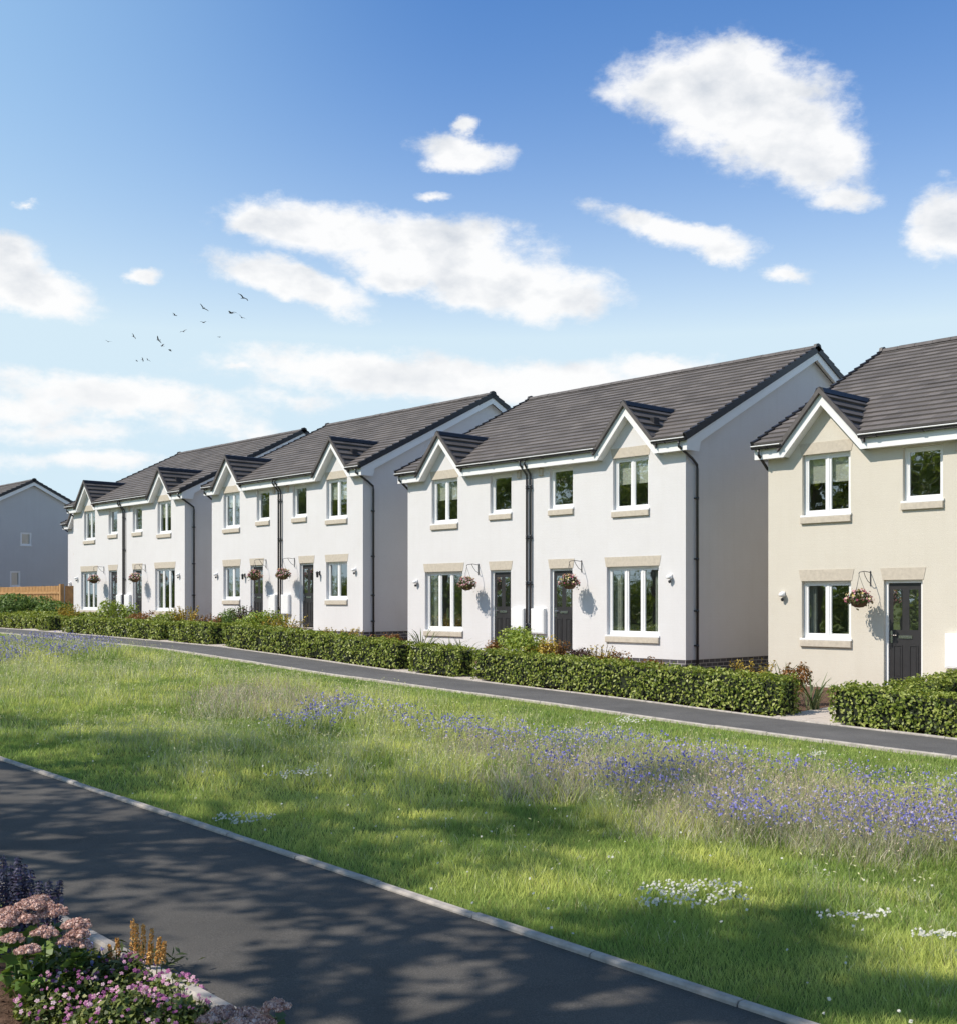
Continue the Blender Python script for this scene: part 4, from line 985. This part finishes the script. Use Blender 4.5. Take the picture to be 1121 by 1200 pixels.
# ================================================================= TREES (left of and behind the camera; they throw the dappled shade and stand in the window reflections)
def make_tree(h,cr,nl,seed,lsize=.17,spread=.36,clear=.32):
    r=random.Random(seed); o=empty('broadleaf_tree'); t=MB(); tips=[]
    hz=h*clear
    t.tube([(0,0,-.3),(0,0,.2),(.05,.03,hz),(.1,-.05,h*.6),(.05,.0,h*.85)],[h*.03,h*.022,h*.017,h*.011,.02],9)
    for k in range(15):
        z0=r.uniform(hz*.92,max(h*.72,hz*1.15)); a=k*2.4+r.uniform(-.4,.4); L=cr*(1.05-.6*max(0,(z0/h-.35)))*r.uniform(.6,1.); e=r.uniform(.25,.75)
        p=[Vector((.06,0,z0))]
        for s in range(1,5):
            q=p[0]+Vector((math.cos(a+.15*s*r.uniform(-1,1))*L*s/4,math.sin(a)*L*s/4,L*e*(s/4)**1.1)); p.append(q)
            if s>1: tips.append(q)
            if s>=2:
                for _ in range(2):
                    w=q+Vector((r.uniform(-1,1),r.uniform(-1,1),r.uniform(-.2,.9)))*L*.33; tips.append(w); t.tube([q,w],[.022,.008],5)
        t.tube(p,[h*.008,h*.006,h*.0045,h*.003,.008],6)
    for k in range(10): tips.append(Vector((r.uniform(-.3,.3)*cr,r.uniform(-.3,.3)*cr,h*r.uniform(.8,1.))))
    t.build('trunk','bark_tree',o,True)
    T=np.array([tuple(v) for v in tips]); i=rng.integers(0,len(T),nl); d=icos(nl)*(rng.random((nl,1))**.6); p=T[i]+d*np.array([.62,.62,.45])*cr*spread
    link('crown',np_mesh('crown',*leaves(p,d+np.array([0,0,.5]),lsize,.6,.3,.6),'leaf'),o)
    return o
tD=make_tree(12.5,2.2,3200,21,.19,.27,.47); tA=make_tree(12.,3.2,4600,3,.17,.25,.47); tB=make_tree(13.5,3.6,5600,5,.2,.25,.47); tC=make_tree(11.5,3.7,9000,9,.2,.36)
TREES=[(tD,6.1,-2.2,1.,1.),(tA,11.,-2.6,1.,0),(tB,15.2,-3.2,.95,3.),(tA,20.2,-3.8,1.,2.2),(tC,25.,-6.,1.,4.4),(tA,1.6,-4.4,.95,2.9),(tC,30.5,-7.5,1.05,5.)]+\
 [(tC,36.+k*6.2,-7.5-(k%3)*2.2,1.+.06*(k%4),k*1.3) for k in range(13)]
used=set()
places=['second from the right end of the row by the sedum bed','leaning over the sedum bed beside the road','fourth along the road from the sedum bed','fifth along the road from the sedum bed','opposite the cream house','at the right end of the row','opposite the alley by the cream house']+['tree %s of the far row opposite the white houses'%w for w in ('one','two','three','four','five','six','seven','eight','nine','ten','eleven','twelve','thirteen')]
for (pr,U,P,s,rz),pl in zip(TREES,places):
    o=pr if pr not in used else copy_tree(pr); used.add(pr)
    b=at(U,P,-.02); o.location=b; o.scale=(s,s,s); o.rotation_euler=(0,0,rz)
    tag(o,'leafy roadside tree, '+pl,'tree','trees along the near side of the road')
def make_bush():
    o=empty('roadside_shrub'); n=3600; nb=16
    c=rng.normal(0,.36,(nb,3)); c[:,2]=.15+.55*rng.random(nb); pick=rng.integers(0,nb,n); d=icos(n); p=(c[pick]+d*(.22+.14*rng.random((n,1))))*np.array([2.6,2.6,3.2]); p[:,2]=np.maximum(p[:,2],.05)
    link('foliage',np_mesh('foliage',*leaves(p,d+np.array([0,0,.4]),.17,.6),'leaf'),o)
    t=MB()
    for k in range(nb): t.tube([(random.uniform(-.2,.2),random.uniform(-.2,.2),-.2),tuple(c[k]*np.array([2.6,2.6,3.2]))],[.05,.015],5)
    t.build('stem','bark_tree',o); return o
bu=make_bush()
for k in range(26):
    o=bu if k==0 else copy_tree(bu); U=24+k*3.5; o.location=at(U,-11.5-2.*(k%2)); sc=.9+.12*((k*7)%4); o.scale=(sc,sc,sc); o.rotation_euler=(0,0,k*2.1)
    tag(o,'dense green shrub in the belt below the roadside trees','shrub','shrub belt below the roadside trees')

# ================================================================= BIRDS
def make_bird():
    b=MB(); n=8
    # one continuous body: fuselage rings then wings swept from it
    prof=[(-.17,.004),(-.13,.012),(-.06,.030),(.0,.038),(.07,.034),(.11,.024),(.135,.024),(.155,.016),(.18,.003)]
    b.tube([(0,y,0) for y,_ in prof],[r for _,r in prof],8)
    for s in (-1,1):
        st=[(.0,.06,.0,.12),(.12,.08,.05,.13),(.24,.05,.085,.10),(.36,-.03,.075,.05),(.40,-.08,.06,.015)]
        for (x0,y0,z0,c0),(x1,y1,z1,c1) in zip(st,st[1:]):
            for dz in (.006,-.006): b.face([(s*x0,y0,z0+dz),(s*x1,y1,z1+dz),(s*x1,y1-c1,z1+dz),(s*x0,y0-c0,z0+dz)])
    b.face([(0,-.14,.004),(.045,-.24,.0),(-.045,-.24,.0)]); b.face([(0,-.14,-.004),(.045,-.24,-.002),(-.045,-.24,-.002)])
    return b.build('bird','bird',None,True)
BP=[(126.7,400.3,1.),(156.7,394.5,.9),(160.3,423,.6),(167.2,421.7,.7),(173.4,421.9,.7),(185.6,398.2,1.),(190.3,405.2,.8),(199.3,410.6,1.),(205,369.3,1.),(214.9,388.5,.9),(238.5,361.1,1.25),(238.7,377.8,1.15),(257,395,.5),(271.2,366.7,1.6),(283.4,372,1.25),(285.1,349.1,1.5)]
bw=['leftmost of the flock','second from the left','left of the low trio','middle of the low trio','right of the low trio','just above the smallest central pair','between two others in the centre','lowest of the central three','high and to the left of the centre','alone in the middle of the flock','higher of the upright central pair','lower of the upright central pair','faintest, alone right of centre','broad winged, left of the top right three','lowest of the top right three','highest of the flock']
b0=make_bird()
for i,((px,py,s),w_) in enumerate(zip(BP,bw)):
    o=b0 if i==0 else b0.copy()
    if i: COL.objects.link(o)
    z=62+random.uniform(-5,8); o.location=((px-CX)/F*z,z,EYE-(py-HY)/F*z); k=.62*s; o.scale=(k,k,k); o.rotation_euler=(random.uniform(-.4,.5),random.uniform(-.7,.7),random.uniform(0,6.28))
    tag(o,'dark bird in flight against the sky, '+w_,'bird','flock of birds in the sky')

# ================================================================= SKY, SUN, CAMERA
SUN_EL=R(46); SD=Vector((-.945,-.327,0)).normalized()
sun=bpy.data.lights.new('sun','SUN'); sun.energy=4.95; sun.angle=R(.55); sun.color=(1.,.91,.795)
so=bpy.data.objects.new('sun',sun); COL.objects.link(so); so.location=(-30,-20,40)
dirv=Vector((SD.x*math.cos(SUN_EL),SD.y*math.cos(SUN_EL),math.sin(SUN_EL))); so.rotation_euler=dirv.to_track_quat('Z','Y').to_euler()
wd=bpy.data.worlds.new('World'); SC.world=wd; wd.use_nodes=True; nt=wd.node_tree; bg=nt.nodes['Background']
sky=nt.nodes.new('ShaderNodeTexSky'); sky.sky_type='NISHITA'; sky.sun_disc=False; sky.sun_elevation=SUN_EL; sky.sun_rotation=math.atan2(SD.x,SD.y)%(2*math.pi)
sky.air_density=1.; sky.dust_density=.6; sky.ozone_density=2.2
SKY_STR=.11
bg.inputs['Strength'].default_value=SKY_STR
def math_(op,a,b=None,c=None,clamp=False):
    n=nt.nodes.new('ShaderNodeMath'); n.operation=op; n.use_clamp=clamp
    for i,v in enumerate((a,b,c)):
        if v is None: continue
        if isinstance(v,(int,float)): n.inputs[i].default_value=v
        else: nt.links.new(v,n.inputs[i])
    return n.outputs[0]
tc=nt.nodes.new('ShaderNodeTexCoord'); sep=nt.nodes.new('ShaderNodeSeparateXYZ'); nt.links.new(tc.outputs['Generated'],sep.inputs[0])
DX,DY,DZ=sep.outputs
az=math_('ARCTAN2',DX,DY); el=math_('ARCSINE',DZ)
def aze(px,py):
    x,y,z=(px-CX)/F,1.,(HY-py)/F; return math.atan2(x,y),math.atan2(z,math.hypot(x,y))
CL=[(840,112,125,52,-14,1),(905,135,120,62,-24,1),(955,175,78,52,-32,1),(800,95,90,30,8,1),(870,85,70,34,-10,1),(985,232,45,16,0,.8),
    (385,275,125,32,-5,1),(500,300,150,42,-5,1),(590,335,130,34,-3,1),(650,345,70,20,-3,.9),(470,330,60,22,0,1),(340,338,105,22,-14,.95),(470,300,70,40,0,1),(300,262,50,20,0,.9),
    (545,178,58,20,-12,.8),(548,143,18,10,0,.7),(795,268,100,17,-13,.8),(850,288,40,16,-10,.8),(1105,262,50,36,0,1),(925,318,28,9,0,.6),(518,232,20,6,0,.5),
    (5,310,60,38,-10,1),(30,338,90,26,-6,1),(165,325,20,9,0,.7),(45,242,14,4,0,.4),
    (130,465,170,24,-4,.75),(20,478,90,22,0,.6),(60,508,120,16,0,.42),(250,498,90,15,-4,.38),(470,445,210,30,-3,.9),(640,455,150,28,2,.8),(770,432,80,20,0,.75),(330,468,70,14,0,.35),(90,541,120,10,0,.4),(280,432,20,6,0,.5)]
# domain warp gives the outlines their cauliflower edge
wn=N(nt,'ShaderNodeTexNoise',Scale=7.,Detail=10.,Roughness=.66); mp=nt.nodes.new('ShaderNodeMapping'); mp.inputs['Scale'].default_value=(1,1,1.7); nt.links.new(tc.outputs['Generated'],mp.inputs['Vector']); nt.links.new(mp.outputs[0],wn.inputs['Vector'])
ws=nt.nodes.new('ShaderNodeSeparateColor'); nt.links.new(wn.outputs['Color'],ws.inputs[0])
azw=math_('ADD',az,math_('MULTIPLY',math_('SUBTRACT',ws.outputs[0],.5),.06)); elw=math_('ADD',el,math_('MULTIPLY',math_('SUBTRACT',ws.outputs[1],.5),.045))
field=None; hfield=None
for px,py,rx,ry,rot,wt in CL:
    a0,e0=aze(px,py); sc=1/math.hypot(F,HY-py); a1,_=aze(px+rx,py); ra=(a1-a0)*1.10; re=ry/F*1.08
    c,s=math.cos(R(rot)),math.sin(R(rot)); k=ra/rx*F   # small anisotropy from the projection
    da=math_('SUBTRACT',azw,a0); de=math_('SUBTRACT',elw,e0)
    qx=math_('DIVIDE',math_('ADD',math_('MULTIPLY',da,c),math_('MULTIPLY',de,s)),ra); qy=math_('DIVIDE',math_('SUBTRACT',math_('MULTIPLY',de,c),math_('MULTIPLY',da,s)),re)
    v=math_('SUBTRACT',1.,math_('SQRT',math_('ADD',math_('MULTIPLY',qx,qx),math_('MULTIPLY',qy,qy))))
    v=math_('MULTIPLY',v,wt)
    field=v if field is None else math_('SMOOTH_MAX',field,v,.12)
fb=N(nt,'ShaderNodeTexNoise',Scale=30.,Detail=10.,Roughness=.64); nt.links.new(mp.outputs[0],fb.inputs['Vector'])
fb2=N(nt,'ShaderNodeTexNoise',Scale=12.,Detail=6.,Roughness=.6); nt.links.new(mp.outputs[0],fb2.inputs['Vector'])
dn=math_('ADD',field,math_('MULTIPLY',math_('SUBTRACT',fb.outputs[0],.47),.95)); dn=math_('ADD',dn,math_('MULTIPLY',math_('SUBTRACT',fb2.outputs[0],.48),.65))
mr=nt.nodes.new('ShaderNodeMapRange'); mr.interpolation_type='SMOOTHSTEP'; mr.inputs[1].default_value=-.06; mr.inputs[2].default_value=.48; nt.links.new(dn,mr.inputs[0])
cov=mr.outputs[0]
# generic clouds elsewhere round the sky (behind the camera, seen only in window panes)
back=math_('LESS_THAN',DY,-.05); bn=N(nt,'ShaderNodeTexNoise',Scale=3.2,Detail=8.,Roughness=.6); nt.links.new(mp.outputs[0],bn.inputs['Vector'])
mb_=nt.nodes.new('ShaderNodeMapRange'); mb_.interpolation_type='SMOOTHSTEP'; mb_.inputs[1].default_value=.60; mb_.inputs[2].default_value=.78; nt.links.new(bn.outputs[0],mb_.inputs[0])
cov=math_('MAXIMUM',cov,math_('MULTIPLY',mb_.outputs[0],back)); 
# thin haze veil low down
veil=math_('MULTIPLY',math_('POWER',math_('SUBTRACT',1.,math_('MAXIMUM',DZ,0.),clamp=True),8.),7.0); veil=math_('MINIMUM',veil,.95)
K=1/SKY_STR
sunw=nt.nodes.new('ShaderNodeMapRange'); sunw.interpolation_type='SMOOTHSTEP'; sunw.inputs[1].default_value=.02; sunw.inputs[2].default_value=-.55; nt.links.new(az,sunw.inputs[0])
tint=mixc(nt,1.,sky.outputs[0],(.62,1.13,1.66),'MULTIPLY'); zen=nt.nodes.new('ShaderNodeMapRange'); zen.interpolation_type='SMOOTHSTEP'; zen.inputs[1].default_value=.50; zen.inputs[2].default_value=.80; zen.inputs[3].default_value=1.; zen.inputs[4].default_value=.42; nt.links.new(DZ,zen.inputs[0])
zc=nt.nodes.new('ShaderNodeCombineColor'); [nt.links.new(zen.outputs[0],zc.inputs[i]) for i in range(3)]
tint=mixc(nt,1.,tint,zc.outputs[0],'MULTIPLY')
tint=mixc(nt,math_('MULTIPLY',sunw.outputs[0],math_('MULTIPLY',zen.outputs[0],.60)),tint,(.44*K,.70*K,.92*K))
skyc=mixc(nt,veil,tint,(.69*K,.85*K,.945*K))
# cloud relief: density here against density a step towards the sun
def cn(off):
    m_=nt.nodes.new('ShaderNodeVectorMath'); m_.operation='ADD'; m_.inputs[1].default_value=off; nt.links.new(mp.outputs[0],m_.inputs[0])
    n_=N(nt,'ShaderNodeTexNoise',Scale=14.,Detail=7.,Roughness=.55); nt.links.new(m_.outputs[0],n_.inputs['Vector']); return n_.outputs[0]
rel=math_('SUBTRACT',cn((0,0,0)),cn((-.022,0,.03)))
core=nt.nodes.new('ShaderNodeMapRange'); core.inputs[1].default_value=.3; core.inputs[2].default_value=1.3; core.inputs[3].default_value=.02; core.inputs[4].default_value=.42; nt.links.new(dn,core.inputs[0])
sh=math_('SUBTRACT',core.outputs[0],math_('MULTIPLY',rel,2.6),clamp=True)
lowc=nt.nodes.new('ShaderNodeMapRange'); lowc.inputs[1].default_value=.12; lowc.inputs[2].default_value=.28; lowc.inputs[3].default_value=.35; nt.links.new(DZ,lowc.inputs[0]); sh=math_('MULTIPLY',sh,lowc.outputs[0])
cc=mixc(nt,sh,(1.0*K,1.0*K,1.0*K),(.60*K,.65*K,.72*K))
final=mixc(nt,math_('MULTIPLY',cov,.97),skyc,cc)
nt.links.new(final,bg.inputs['Color'])

cam=bpy.data.cameras.new('camera'); cam.sensor_fit='HORIZONTAL'; cam.sensor_width=36.; cam.lens=F/1121*36; cam.shift_y=(HY-600)/1121; cam.clip_end=3000; cam.clip_start=.05
co=bpy.data.objects.new('camera',cam); COL.objects.link(co); co.location=(0,0,EYE); co.rotation_euler=(math.pi/2,0,0); SC.camera=co
SC.view_settings.view_transform='Standard'; SC.view_settings.look='None'; SC.view_settings.exposure=0.; SC.view_settings.gamma=1.
try: SC.view_settings.use_curve_mapping=False
except Exception: pass
SC.render.engine='CYCLES'
SC.cycles.max_bounces=7; SC.cycles.transparent_max_bounces=10; SC.cycles.sample_clamp_indirect=6.
